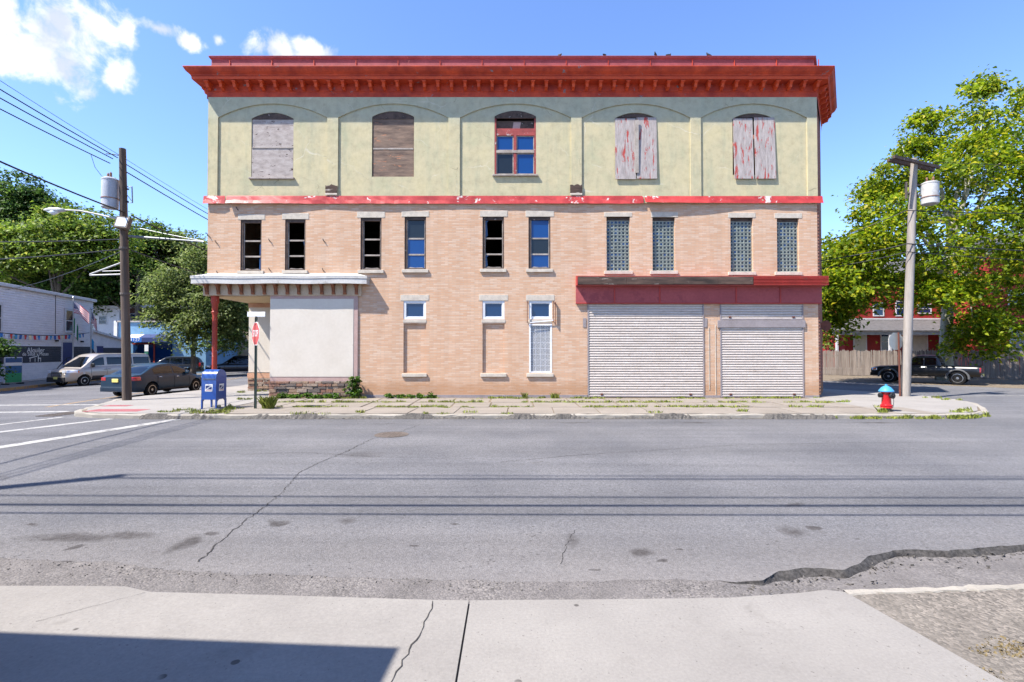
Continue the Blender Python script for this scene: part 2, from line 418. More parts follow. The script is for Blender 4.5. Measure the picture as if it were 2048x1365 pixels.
def concrete_mat(name, c1, c2, dirt='#6d675f', k=.5, crack=False):
    m, nt, b = node_mat(name); v = coords(nt, 'Object', (1, 1, 1), True)
    col = ramp(nt, noise(nt, v, .9, 7, .62), [(.3, lin(c1)), (.7, lin(c2))])
    col = mixc(nt, 1.0, col, ramp(nt, noise(nt, v, 45, 4, .6), [(.25, .86), (.75, 1.08)]), 'MULTIPLY')
    col = mixc(nt, ramp(nt, noise(nt, v, 2.2, 8, .7, .3), [(.58, 0.0), (.8, k)]), col, lin(dirt))
    vo = nt.nodes.new('ShaderNodeTexVoronoi'); vo.inputs['Scale'].default_value = 2.4; vo.inputs['Randomness'].default_value = 1; nt.links.new(v, vo.inputs['Vector'])
    gum = ramp(nt, vo.outputs['Distance'], [(.06, .8), (.075, 0.0)])
    col = mixc(nt, mth(nt, 'MULTIPLY', gum, ramp(nt, noise(nt, v, 1.1, 2), [(.40, 0.0), (.46, 1.0)])), col, lin('#3d3936'))
    col = mixc(nt, ramp(nt, noise(nt, v, 38, 2, .5), [(.70, 0.0), (.74, .6)]), col, lin('#4a4641'))
    nt.links.new(col, b.inputs['Base Color']); b.inputs['Roughness'].default_value = .9; b.inputs['Specular IOR Level'].default_value = .25
    bump(nt, b, noise(nt, v, 70, 5, .7), .35, .006)
    MATS[name] = m; return m
asphalt_mat()
gravel_mat('loose_gravel', '#504d4a', '#666260', '#7d7873', 60)
gravel_mat('exposed_aggregate', '#4b4742', '#6c665e', '#8a8177', 48)
gravel_mat('dirt', '#4b4339', '#6e6355', '#897d6c', 25)
gravel_mat('rough_patch', '#3a3836', '#53504c', '#6e6963', 40)
concrete_mat('concrete_near', '#86827c', '#797570', '#5c5751', .5)
concrete_mat('concrete_slab', '#857d74', '#766f66', '#575048', .6)
concrete_mat('concrete_new', '#8c8883', '#817d78', '#66615a', .35)
concrete_mat('kerb_concrete', '#9a948a', '#857f75', '#4f4a43', .6)
mk('white_paint', '#a3a19c', '#92908b', 4, .7, .2, c3='#6a6968', s3=5, t3=.55)
mk('yellow_line', '#a88550', '#987a4c', 4, .7, .2, c3='#6a6866', s3=5, t3=.56)
mk('crack_dark', '#3a3734', '#2a2725', 20, .95, 0)
mk('edge_dark', '#4a4744', '#2a2826', 30, .95, .8, 60)
mk('tactile_pink', '#a66466', '#985c5e', 5, .85, .2)
mk('iron', '#665c54', '#4f4740', 12, .7, .4)
mk('iron_dark', '#1c1b1b', '#2a2725', 12, .7, .3)
mk('straw', '#776a4c', '#645638', 9, .9, 0)

def drop(x): return .005 + .055 * min(max((x - 1.8) / .7, 0), 1)
# ground sheet to the horizon
mb = MB()
xs = [-900, -300, -120] + [x for x in range(-60, 0, 4)] + [0, 1.2, 1.8, 2.1, 2.5] + [x for x in range(4, 62, 4)] + [120, 300, 900]
ys = [-400, -60, -10, 0, 4, 14, 20, 40, 60, 100, 200, 500, 1400]
mb.grid([[(x, y, zroad(x) - drop(x)) for x in xs] for y in ys])
tag(mb.build('ground', MATS['loose_gravel']), kind='structure')

# asphalt road with a broken near edge
edge_px = [(-900, 1105), (0, 1112), (200, 1126), (400, 1142), (700, 1152), (1000, 1162), (1300, 1160), (1480, 1168), (1530, 1164), (1560, 1146), (1620, 1137), (1685, 1138), (1740, 1116), (1790, 1102), (1830, 1100), (1900, 1104), (1950, 1096), (2048, 1088), (2900, 1060)]
ex = [gz(a, b, -.13) for a, b in edge_px]
def yedge(x): return float(np.interp(x, [p.x for p in ex], [p.y for p in ex]))
er = random.Random(5)
xs = [-150, -90, -60, -40, -30, -26, -22, -18, -15, -13, -11, -9, -8, -7, -6] + [-5 + .035 * i for i in range(int(11.5 / .035))] + [7, 9, 12, 16, 20, 26, 34, 60, 150]
def octave(step, amp):
    gx = np.arange(-160, 161, step); gv = np.array([er.uniform(-amp, amp) for _ in gx]); return np.interp(xs, gx, gv)
jit = octave(.7, .05) + octave(.23, .022) + octave(.09, .012) + octave(.035, .005)
rows = []
for k, t in enumerate([0, .05, .12, .3, .6, 1.0]):
    rows.append([(x, (yedge(x) + jit[i]) * (1 - t) + 15 * t, zroad(x) - (.004 if k == 0 else 0)) for i, x in enumerate(xs)])
for y in (20, 26, 34, 46, 56): rows.append([(x, y, zroad(x)) for x in xs])
skirt = [(x, rows[0][i][1] - .02, zroad(x) - .09) for i, x in enumerate(xs)]
mb = MB(); mb.grid(rows); road = tag(mb.build('road', MATS['asphalt']), kind='structure')
o1, o2, o3 = octave(.11, .016) + octave(.04, .006), octave(.3, .05) + octave(.08, .02), octave(.06, .012)
mid = [(x, rows[0][i][1] - .014 + o1[i], zroad(x) - .022 + o3[i]) for i, x in enumerate(xs)]
skirt = [(x, rows[0][i][1] - .045 + min(o2[i], .02), zroad(x) - .065) for i, x in enumerate(xs)]
q0 = next(i for i, x in enumerate(xs) if x > 1.85)
mb = MB(); mb.grid([skirt[q0:], mid[q0:], rows[0][q0:]]); mb.build('broken_edge', MATS['edge_dark'], road, smooth='all')
# loose chips fallen off the broken edge
mb = MB(); r = random.Random(11)
for k in range(900):
    x = r.uniform(-5, 6.2); y = yedge(x) - abs(r.gauss(0, .13)) - .01; s = r.uniform(.003, .014) * (r.uniform(1, 2.6) if x > 2.0 else 1)
    z = zroad(x) - drop(x) + s * .4
    mb.add([(x + r.uniform(-s, s), y + r.uniform(-s, s), z + r.uniform(-s, s) * .7) for _ in range(4)], [(0, 1, 2), (0, 2, 3), (0, 3, 1), (1, 3, 2)])
tag(mb.build('gravel_chips', MATS['rough_patch']), 'loose asphalt chips lying along the broken road edge', 'gravel', kind='stuff')

def sheet(name, pts, mat, parent=None, dz=.004, kind=None):
    mb = MB(); mb.add([(p[0], p[1], zroad(p[0]) + dz) for p in pts], [tuple(range(len(pts)))])
    o = mb.build(name, mat, parent)
    if o.data.polygons[0].normal.z < 0: o.data.flip_normals()
    return o
def line_sheet(name, a, b, w, mat, parent):
    a, b = Vector(a[:2]), Vector(b[:2]); d = (b - a).normalized(); n = Vector((-d.y, d.x)) * w / 2
    pts = []; k = 8
    for i in range(k + 1): pts.append(a + (b - a) * i / k + n)
    for i in range(k, -1, -1): pts.append(a + (b - a) * i / k - n)
    mb = MB(); z = lambda p: zroad(p.x) + .005
    mb.grid([[(p.x, p.y, z(p)) for p in pts[:k + 1]], [(p.x, p.y, z(p)) for p in reversed(pts[k + 1:])]])
    return mb.build(name, mat, parent)
def g(px, py): return gz(px, py, -.13)
WP = MATS['white_paint']
line_sheet('crosswalk_line', (-10.9, 9.2), (-9.75, 14.6), .34, WP, road)
line_sheet('crosswalk_line', (-12.95, 11.4), (-11.75, 14.7), .26, WP, road)
line_sheet('crosswalk_line', (-14.8, 16.75), (-23.5, 17.6), .28, WP, road)
line_sheet('crosswalk_line', (-15.6, 19.0), (-26, 20.6), .28, WP, road)
line_sheet('crosswalk_line', (-14.3, 12.6), (-13.6, 15.2), .2, WP, road)
line_sheet('yellow_line', (-17.2, 18.5), (-21.5, 40), .12, MATS['yellow_line'], road)
line_sheet('edge_line', (16.2, 21.6), (29, 22.8), .1, WP, road)
def ribbon(name, pxs, w, mat, parent, jitter=.03, seed=1, z=-.13, dz=.004):
    r = random.Random(seed); P = [gz(a, b, z) for a, b in pxs]; pts = []
    for a, b in zip(P, P[1:]):
        n = max(2, int((b - a).length / .05))
        for i in range(n): pts.append(a.lerp(b, i / n) + Vector((r.gauss(0, jitter), r.gauss(0, jitter) * .6, 0)))
    pts.append(P[-1]); L_, Rr = [], []
    for i, p in enumerate(pts):
        t = (pts[min(i + 1, len(pts) - 1)] - pts[max(i - 1, 0)]); t.z = 0; t.normalize(); n = Vector((-t.y, t.x, 0)) * w * r.uniform(.3, 1.1) / 2
        L_.append((p.x + n.x, p.y + n.y, z + dz)); Rr.append((p.x - n.x, p.y - n.y, z + dz))
    mb = MB(); mb.grid([L_, Rr]); return mb.build(name, mat, parent)
CK = MATS['crack_dark']
ribbon('crack', [(395, 1125), (440, 1085), (500, 1035), (560, 990), (600, 945), (640, 925), (690, 905)], .016, CK, road, .012, 3)
ribbon('crack', [(690, 905), (740, 880), (765, 872)], .022, CK, road, .02, 4)
ribbon('crack', [(800, 864), (840, 850)], .02, CK, road, .02, 5)
ribbon('crack', [(1000, 925), (1140, 912), (1300, 902), (1480, 890), (1700, 886), (2040, 884)], .014, CK, road, .02, 6)
ribbon('crack', [(480, 910), (600, 905), (760, 915), (950, 918)], .012, CK, road, .03, 7)
ribbon('crack', [(1120, 1130), (1130, 1100), (1150, 1060)], .006, CK, road, .01, 8)

# manhole cover and storm drain
p = gz(783, 870, -.13)
mb = MB(); mb.lathe([(.40, 0), (.40, .006), (.37, .008), (.37, .004), (.33, .004), (.33, .009), (.0, .009)], 28)
for i in range(-4, 5):
    for j in range(-4, 5):
        if i * i + j * j < 17: mb.box(i * .07 - .02, i * .07 + .02, j * .07 - .02, j * .07 + .02, .009, .013)
tag(mb.build('manhole_cover', MATS['iron'], loc=(p.x, p.y, -.128)), 'rusty round manhole cover set in the street', 'manhole cover')
p = gz(122, 829, -.15)
dr = thing('storm_drain', 'iron storm drain grate in the gutter at the crosswalk corner', 'drain', (p.x, p.y, zroad(p.x)), R(80))
mb = MB(); mb.box(-.5, .5, -.32, .32, .001, .006); mb.build('pit', MATS['iron_dark'], dr)
mb = MB()
for a in ((-.5, .5, -.32, -.28), (-.5, .5, .28, .32), (-.5, -.46, -.28, .28), (.46, .5, -.28, .28)): mb.box(*a, .0065, .02)
mb.build('frame', MATS['iron'], dr)
for i in range(7):
    mb = MB(); mb.box(-.40 + i * .13, -.36 + i * .13, -.279, .279, .0065, .018); mb.build('bar', MATS['iron'], dr)

# far pavement: dirt bed with kerb, slabs laid on it
walk = [(-13.95, 16.3), (-13.75, 15.75), (-13.3, 15.25), (-12.5, 14.92), (-11.4, 14.78), (-9, 14.74), (-2, 14.74), (6, 14.76), (12.6, 14.78), (13.8, 14.95), (14.7, 15.45), (15.6, 16.5), (16.6, 17.9), (17.05, 19.3), (17.0, 21.0),
        (16.0, 23.4), (13.5, 26.4), (9.5, 31), (8.5, 36), (-14.3, 36), (-14.5, 26), (-15.0, 21.5), (-15.4, 19.6), (-14.7, 18.0)]
def inset(poly, d):
    n = len(poly); out = []
    for i in range(n):
        a, b, c = Vector(poly[i - 1]), Vector(poly[i]), Vector(poly[(i + 1) % n])
        t = ((b - a).normalized() + (c - b).normalized()).normalized(); nn = Vector((-t.y, t.x)); out.append(tuple(b + nn * d))
    return out
inner = inset(walk, .17)
mb = MB(); mb.add([(x, y, -.012) for x, y in inner], [tuple(range(len(inner)))])
sidewalk = tag(mb.build('sidewalk', MATS['dirt']), kind='structure')
mb = MB(); rows = []
def dense(poly):
    out = []
    for i in range(len(poly)):
        a, b = Vector(poly[i]), Vector(poly[(i + 1) % len(poly)]); n = max(1, int((b - a).length / .25))
        out += [a.lerp(b, k / n) for k in range(n)]
    return out
dk = dense(walk); n = len(dk); r = random.Random(2)
prof = [(0, -.45), (0, -.03), (.02, 0), (.17, .0), (.17, -.05)]
for (d, z) in prof:
    row = []
    for i in range(n):
        t = (dk[(i + 1) % n] - dk[i - 1]).normalized(); q = dk[i] + Vector((-t.y, t.x)) * (d + r.uniform(-.012, .012)); row.append((q.x, q.y, z + (r.uniform(-.02, .004) if z > -.04 else 0)))
    rows.append(row + [row[0]])
mb.grid(rows); mb.build('kerb', MATS['kerb_concrete'], sidewalk)
# old asphalt slopped against the kerb face
mb = MB(); low, mid, top = [], [], []
x = -10.9
while x < 9.5:
    hgt = max(.0, .085 + .07 * math.sin(x * 1.7) + .05 * math.sin(x * 4.1 + 1) + r.uniform(-.03, .03)) if not 6.9 < x < 7.4 else .02
    low.append((x, 14.74 - .10 - r.uniform(0, .05), -.127)); mid.append((x, 14.72 - .02, -.13 + hgt * .8)); top.append((x, 14.76 + hgt * .5, -.13 + min(hgt, .137)))
    x += .07
mb.grid([low, mid, top]); mb.build('asphalt_patch', MATS['rough_patch'], sidewalk)
# slabs
def slab(x0, x1, y0, y1, mat, z=.006, sk=0.0):
    r2 = lambda: r.uniform(-.012, .012)
    poly = [(x0 + r2(), y0 + r2()), (x1 + r2(), y0 + r2()), (x1 + r2() + sk, y1 + r2()), (x0 + r2() + sk, y1 + r2())]
    t = [z + r.uniform(-.008, .010) for _ in range(4)]
    mb = MB(); mb.add([(a, b, -.06) for a, b in poly] + [(a, b, t[i]) for i, (a, b) in enumerate(poly)],
                      [(4, 5, 6, 7)] + [(i, (i + 1) % 4, 4 + (i + 1) % 4, 4 + i) for i in range(4)])
    return mb.build('slab', mat, sidewalk)
x = -8.9
while x < 11.4:
    w = r.uniform(1.35, 1.6); slab(x, x + w - .03, 14.93, 16.5, MATS['concrete_slab'], sk=.05); x += w
x = -9.3
while x < 11.6:
    w = r.uniform(1.3, 1.55); slab(x, x + w - .06, 16.62, 18.05, MATS['concrete_slab'], .0); x += w
x = -9.3
while x < 11.6:
    w = r.uniform(1.3, 1.6); slab(x, x + w - .07, 18.2, 19.55, MATS['concrete_slab'], -.004); x += w
for (poly) in [[(-13.7, 16.2), (-13.1, 15.4), (-12.2, 15.0), (-9.35, 14.93), (-9.35, 17.2), (-13.95, 17.2)],
               [(-14.2, 17.22), (-9.35, 17.22), (-9.35, 19.9), (-12.0, 19.9), (-15.1, 19.9), (-14.55, 18.1)],
               [(-15.15, 19.92), (-12.2, 19.92), (-12.2, 24.0), (-14.6, 24.0), (-14.85, 21.6)], [(-14.4, 24.02), (-12.3, 24.02), (-12.3, 35.8), (-14.2, 35.8)],
               [(-12.19, 19.92), (-9.36, 19.92), (-9.36, 23.15), (-12.19, 23.15)],
               [(11.65, 14.95), (13.7, 15.1), (14.5, 15.6), (15.4, 16.6), (11.65, 16.6)], [(11.65, 16.62), (15.45, 16.62), (16.45, 18.0), (16.85, 19.35), (16.85, 19.8), (11.65, 19.8)],
               [(12.4, 19.82), (16.85, 19.82), (16.83, 21.0), (15.85, 23.3), (12.4, 27.4)]]:
    mb = MB(); nn = len(poly)
    mb.add([(a, b, -.06) for a, b in poly] + [(a, b, .007) for a, b in poly], [tuple(range(nn, 2 * nn))] + [(i, (i + 1) % nn, nn + (i + 1) % nn, nn + i) for i in range(nn)])
    mb.build('slab', MATS['concrete_new'], sidewalk)
for (x0, x1, y0, y1) in [(-13.15, -11.5, 15.35, 15.95), (-13.75, -12.9, 16.75, 17.1)]:
    mb = MB(); mb.box(x0, x1, y0, y1, .0, .011)
    for i in range(int((x1 - x0) / .07)):
        for j in range(int((y1 - y0) / .07)):
            mb.box(x0 + .03 + i * .07, x0 + .055 + i * .07, y0 + .03 + j * .07, y0 + .055 + j * .07, .0112, .016)
    mb.build('tactile_pad', MATS['tactile_pink'], sidewalk)

# near pavement the photographer stands on
ZN = -.10
kedge = [gz(a, b, ZN) for a, b in [(-1200, 1150), (0, 1172), (150, 1172), (250, 1173), (300, 1184), (600, 1192), (860, 1200), (938, 1200), (1200, 1199), (1450, 1196), (1600, 1186), (1650, 1180), (1700, 1186)]]
near = bpy.data.objects.new('near_sidewalk', None)
def near_slab(top_pts, bottom_pts, mat, name='slab', z=ZN):
    poly = [(p[0], p[1]) for p in top_pts] + [(p[0], p[1]) for p in bottom_pts]; nn = len(poly)
    mb = MB(); mb.add([(a, b, z - .12) for a, b in poly] + [(a, b, z) for a, b in poly], [tuple(range(nn, 2 * nn))] + [(i, (i + 1) % nn, nn + (i + 1) % nn, nn + i) for i in range(nn)])
    return mb
bx_ = [gz(a, b, ZN) for a, b in [(905, 1400), (940, 1201)]]
jx0, jx1 = gz(912, 1365, ZN), gz(939, 1201, ZN)
left_top = [k for k in kedge if k.x < jx1.x - .03] + [Vector((jx1.x - .007, jx1.y, ZN))]
dirj = (jx0 - jx1).normalized(); jb = jx1 + dirj * 5.0
m1 = near_slab(left_top, [(jb.x - .007, jb.y), (-40, jb.y), (-40, left_top[0].y)], None)
near = tag(m1.build('near_sidewalk', MATS['concrete_near']), kind='structure')
diag0, diag1 = gz(1690, 1184, ZN), gz(2010, 1365, ZN); dd = (diag1 - diag0).normalized(); db = diag0 + dd * 4.6
right_top = [Vector((jx1.x + .007, jx1.y, ZN))] + [k for k in kedge if k.x > jx1.x + .03 and k.x < diag0.x - .02] + [diag0]
near_slab(right_top, [(db.x, db.y), (jb.x + .007, jb.y)], None).build('slab', MATS['concrete_near'], near)
mb = MB(); k0, k1 = gz(1740, 1192, ZN), gz(2900, 1150, ZN)
ag = [(diag0.x + .02, diag0.y - .012), (k1.x, k1.y + .03), (k1.x, -4), (db.x + .02, db.y)]
near_slab(ag, [], None, z=ZN - .01).build('aggregate_slab', MATS['exposed_aggregate'], near)
mb = MB(); a = []; r = random.Random(9)
rows = [[], [], [], []]
for i in range(70):
    t = i / 69; p = diag0.lerp(Vector((k1.x, k1.y + .05, ZN)), t); w = .028 + .012 * math.sin(i) * r.random()
    rows[0].append((p.x, p.y + w + r.uniform(-.012, .012) + .035, ZN - .1)); rows[1].append((p.x, p.y + w + r.uniform(-.012, .012), ZN + .004 + r.uniform(-.006, .004))); rows[2].append((p.x, p.y - w + r.uniform(-.02, .02), ZN + .002)); rows[3].append((p.x, p.y - w - .02, ZN - .03))
mb.grid(rows); mb.build('kerb', MATS['kerb_concrete'], near)
ribbon('crack', [(868, 1203), (856, 1235), (840, 1265), (812, 1310), (790, 1345), (770, 1400)], .010, CK, near, .008, 12, ZN)
ribbon('crack', [(70, 1245), (180, 1215), (290, 1186)], .004, CK, near, .006, 13, ZN)
ribbon('crack', [(1730, 1230), (1850, 1290), (1960, 1350), (2040, 1390)], .02, MATS['straw'], near, .012, 14, ZN - .008)

# dirt verge on the far side of the right-hand street, pavement by the grey building
mb = MB(); vg = [(60, 8), (40, 13.5), (31, 21), (26.9, 26.0), (20.6, 32.6), (12, 41), (12, 46), (80, 46), (80, 8)]
mb.add([(x, y, -.115) for x, y in vg] + [(x, y, -.2) for x, y in vg], [tuple(range(9))] + [(i, (i + 1) % 9, 9 + (i + 1) % 9, 9 + i) for i in range(9)])
tag(mb.build('verge', MATS['dirt']), kind='structure')
# ------------------------------------------------------------------ the corner building (local frame: origin at the foot of the front wall, -y towards the street)
BY = 20.0
XL, XR = -12.22, 12.26
def fx(px, py=500): return at(px, py, BY).x
def fz(py, px=1024): return at(px, py, BY).z
bld = thing('corner_building', 'three storey tan brick corner building with green stucco top floor and red cornice', 'building', (0, BY, 0))
brick_mat('tan_brick', ['#b99172', '#bd997c', '#c0a188', '#c3aa94'], '#aa9582', ms=.009, grime='#a38164', gk=.22)
brick_mat('side_brick', ['#7b4636', '#8b5442', '#99624f'], '#8f8073', bw=.22, bh=.075)
def stucco_mat():
    m, nt, b = node_mat('stucco'); v = coords(nt)
    col = ramp(nt, noise(nt, v, .7, 7, .65), [(.3, lin('#b8ad88')), (.5, lin('#b1a787')), (.72, lin('#a19f80'))])
    st = coords(nt, 'Object', (1.6, 1, .22))
    col = mixc(nt, ramp(nt, noise(nt, st, 1.6, 7, .7), [(.5, 0.0), (.78, .6)]), col, lin('#858d79'))
    col = mixc(nt, ramp(nt, noise(nt, v, 2.2, 8, .7), [(.58, 0.0), (.8, .5)]), col, lin('#c2ba98'))
    sp = nt.nodes.new('ShaderNodeSeparateXYZ'); nt.links.new(v, sp.inputs[0])
    # blue-green shade of the cornice, painted into the stucco beneath it
    hi = mth(nt, 'ADD', sp.outputs[2], mth(nt, 'MULTIPLY', noise(nt, v, 1.2, 5), .8))
    col = mixc(nt, ramp(nt, mth(nt, 'SUBTRACT', hi, 11.0), [(.3, 0.0), (.75, .45)]), col, lin('#98a092'))
    col = mixc(nt, 1.0, col, ramp(nt, noise(nt, v, 3.4, 8, .72), [(.32, .84), (.5, 1.0), (.7, 1.10)]), 'MULTIPLY')
    cr = nt.nodes.new('ShaderNodeTexVoronoi'); cr.feature = 'DISTANCE_TO_EDGE'; cr.inputs['Scale'].default_value = .62
    wv = nt.nodes.new('ShaderNodeVectorMath'); wv.operation = 'MULTIPLY_ADD'; nn = nt.nodes.new('ShaderNodeTexNoise'); nn.inputs['Scale'].default_value = 1.7; nn.inputs['Detail'].default_value = 6
    nt.links.new(v, nn.inputs['Vector']); nt.links.new(nn.outputs['Color'], wv.inputs[0]); wv.inputs[1].default_value = (.8, 0, .5); nt.links.new(v, wv.inputs[2]); nt.links.new(wv.outputs[0], cr.inputs['Vector'])
    ck = mth(nt, 'MULTIPLY', ramp(nt, cr.outputs['Distance'], [(.004, 1.0), (.012, 0.0)]), ramp(nt, noise(nt, v, .8, 3), [(.5, 0.0), (.66, .55)]))
    col = mixc(nt, ck, col, lin('#c6c1ae'))
    ck2 = mth(nt, 'MULTIPLY', ramp(nt, cr.outputs['Distance'], [(.002, 1.0), (.005, 0.0)]), ramp(nt, noise(nt, v, 1.1, 3), [(.56, 0.0), (.62, .8)]))
    col = mixc(nt, ck2, col, lin('#6d6c55'))
    nt.links.new(col, b.inputs['Base Color']); b.inputs['Roughness'].default_value = .92; b.inputs['Specular IOR Level'].default_value = .2
    bump(nt, b, mth(nt, 'ADD', noise(nt, v, 22, 6, .7), mth(nt, 'MULTIPLY', ck, -.5)), .35, .02)
    MATS['stucco'] = m
stucco_mat()
mk('limestone', '#bdb3a4', '#a89f92', 5, .85, .3, 60)
mk('red_cornice', '#bf4422', '#8f2814', 1.7, .65, .25, 14, c3='#6f6a70', s3=3.2, t3=.63)
mk('red_orange', '#c84a1e', '#b63e1a', 2.2, .65, .2, 20, c3='#8b8a8c', s3=3.5, t3=.68, rand=True)  # bounced light put into the brighter orange of brackets and corona
mk('parapet_maroon', '#8f4648', '#7a3638', 1.2, .75, .2, 20, c3='#b06a5a', s3=2.5, t3=.64)
mk('flashing_pink', '#d79a9c', '#c98488', 2.5, .5, .15, 12, c3='#e4c8c8', s3=3, t3=.6)
mk('band_red', '#b8403c', '#9c2c2b', 2.2, .5, .2, 9, c3='#c4bcb6', s3=1.7, t3=.585, bdist=.02)
mk('grey_ply', '#a9a099', '#8d837d', 3, .9, .5, 18, c3='#4a3a35', s3=4, t3=.60, stretch=(1, 1, 2.0), bdist=.01)
mk('brown_osb', '#857060', '#5a4c44', 1.4, .95, .7, 14, c3='#a8765a', s3=1.6, t3=.60, stretch=(1, 1, 5), bdist=.02)
mk('shutter_wood', '#aaa19c', '#8d8581', 3, .9, .6, 20, c3='#9f403a', s3=1.5, t3=.565, stretch=(4.5, 1, .9), bdist=.01, rand=True)
mk('dark_wood', '#5a4a42', '#3a302b', 4, .9, .5, 20, c3='#8d8078', s3=4, t3=.62)
mk('old_sash', '#a39a90', '#857b72', 4, .85, .3, 30)
mk('red_frame', '#97403c', '#7b302e', 3, .7, .3, 20, c3='#a89d9a', s3=4, t3=.60)
mk('cream_stucco', '#c3bbae', '#bdb4a6', 1.2, .9, .15, 50, c3='#b5aa9b', s3=.9, t3=.68, fa=.3)
mk('mauve_trim', '#ab9189', '#a0867e', 2, .85, .2, 40)
mk('tan_trim', '#b98f73', '#a97f66', 2, .85, .2, 40)
mk('band_cream', '#b9a68c', '#ab977e', 2, .85, .15, 40)
mk('canopy_white', '#bdbab4', '#adaaa5', 2, .7, .15, 20, c3='#95918a', s3=2, t3=.60)
mk('bracket_brown', '#8a5638', '#744730', 5, .7, .2, 30)
mk('soffit_cream', '#c9b28c', '#bda57f', 2, .85, .1, 20)
mk('post_red', '#a03a28', '#8d3122', 3, .6, .2, 25, c3='#b58f86', s3=2.5, t3=.60)
mk('shutter_white', '#c0b6ad', '#b5aaa0', 1.3, .55, .1, 20, c3='#a3978c', s3=1.2, t3=.64, rand=True)
mk('beam_grey', '#8d8585', '#807878', 2, .7, .15, 25)
mk('awning_red', '#a83a33', '#94322c', 2, .65, .2, 20, c3='#6d4a45', s3=3, t3=.62)
mk('awning_pink', '#9a4a4a', '#8c4042', 1.1, .75, .15, 25, c3='#863c40', s3=.7, t3=.58)
mk('burnt_wood', '#5d4a40', '#2e2622', 1.6, .95, .5, 25, c3='#9a9188', s3=1.5, t3=.60, stretch=(.6, 1, 4))
mk('roof_felt', '#4e4a48', '#5e5a57', 2, .95, .3, 30)
mk('interior', '#4a4440', '#3a3532', 2, .95, 0)
mk('white_vinyl', '#d8d8d8', '#cfcfd0', 3, .4, 0)
glass_mat('window_glass', '#0b2a50', 1.5, .04)  # blue base colour stands in for sky reflection
glass_mat('dull_glass', '#1c2226', 1.45, .12)
glass_mat('sky_tint_pane', '#0e3a70', 1.5, .06)  # reflected sky painted in as a stronger blue base
mk('block_grout', '#9a9a90', '#85857c', 5, .85, .2, 40)
mk('block_rim', '#8f968c', '#7b837c', 6, .3, .1, 30)
mk('rust_metal', '#6b3a2a', '#4e2b22', 6, .8, .4, 30)

ZB0, ZS1 = 7.78, 12.06                                         # brick top, stucco top
SECOND = dict(A=(481, 523, 440, 542, 476, 530, 429), B=(570, 611, 439, 541, 564, 618, 427), C=(721, 763, 436, 540, 714, 770, 424), D=(809, 852, 434, 539, 803, 858, 423),
              E=(965, 1008, 434, 538, 960, 1015, 422), F=(1057, 1101, 434, 538, 1051, 1108, 422), G=(1213, 1260, 434, 542, 1208, 1264, 425), H=(1305, 1350, 435, 542, 1302, 1356, 425),
              I=(1461, 1506, 436, 544, 1456, 1511, 426), J=(1554, 1598, 437, 544, 1549, 1604, 427))
holes = []; OP = {}
for k, (a, b, t, bt, *_r) in SECOND.items():
    OP[k] = (fx(a, 480), fx(b, 480), fz(bt, a), fz(t, a)); holes.append(rect(OP[k][0], OP[k][1], OP[k][2], OP[k][3]))
for k, (a, b) in dict(K=(807, 852), L=(965, 1009), M=(1058, 1104)).items():
    OP[k] = (fx(a, 620), fx(b, 620), fz(639), fz(602)); holes.append(rect(*OP[k]))
    OP[k + 'n'] = (fx(a, 700), fx(b, 700), fz(746), fz(648)); holes.append(rect(*OP[k + 'n']))
RX = -9.66                                                     # recessed entrance: XL..RX, height ZR
ZR = fz(592, 480)
SH1 = (fx(1175, 700), fx(1408, 700), .0, fz(609)); SH2 = (fx(1440, 700), fx(1607, 700), .0, fz(609))
outer = [(RX, 0), (SH1[0], 0), (SH1[0], SH1[3]), (SH1[1], SH1[3]), (SH1[1], 0), (SH2[0], 0), (SH2[0], SH2[3]), (SH2[1], SH2[3]), (SH2[1], 0), (XR, 0), (XR, ZB0), (XL, ZB0), (XL, ZR), (RX, ZR)]
wall = link('brick_wall', plate(outer, holes, 0, .22, .22), MATS['tan_brick'], bld)
# concrete foundation course
for (a, b, c) in ((fx(732, 790), SH1[0] - .02, .10), (SH1[1] + .02, SH2[0] - .02, .08), (SH2[1] + .02, XR, .08)): MB().box(a, b, -.03, -.001, -.05, c).build('foundation', MATS['beam_grey'], bld)
# body of the building behind the front: other walls, floors, roof
D = 15
mb = MB()
mb.add([(XL, 0, ZR), (XL, D, ZR), (XL, D, ZS1 + .9), (XL, 0, ZS1 + .9)], [(0, 1, 2, 3)])
mb.add([(XL, 3.2, 0), (XL, D, 0), (XL, D, ZR), (XL, 3.2, ZR)], [(0, 1, 2, 3)])
mb.build('side_wall', MATS['tan_brick'], bld)
mb = MB()
foot = [(XR, 0), (XR + 2.02, 2.99), (XR - 6.6, D), (XL, D)]
for (p, q) in zip(foot, foot[1:]): mb.add([(p[0], p[1], 0), (q[0], q[1], 0), (q[0], q[1], ZS1 + .9), (p[0], p[1], ZS1 + .9)], [(0, 1, 2, 3)])
mb.build('rear_walls', MATS['side_brick'], bld)
mb = MB()
for z in (4.9, 8.15): mb.add([(XL + .05, .3, z), (XR - .05, .3, z), (XR + 1.6, 2.9, z), (XR - 6.8, D - .05, z), (XL + .05, D - .05, z)], [(0, 1, 2, 3, 4)])
mb.add([(RX + .05, .3, .02), (XR - .05, .3, .02), (XR + 1.6, 2.9, .02), (XR - 6.8, D - .05, .02), (RX + .05, D - .05, .02)], [(0, 1, 2, 3, 4)])
for x in (-3.5, 2.2): mb.add([(x, .4, .02), (x, D - .1, .02), (x, D - .1, 12), (x, .4, 12)], [(0, 1, 2, 3)])
mb.add([(XL + .05, 6.5, 4.9), (XR - 1.6, 6.5, 4.9), (XR - 1.6, 6.5, 12), (XL + .05, 6.5, 12)], [(0, 1, 2, 3)])
mb.build('floors', MATS['interior'], bld)
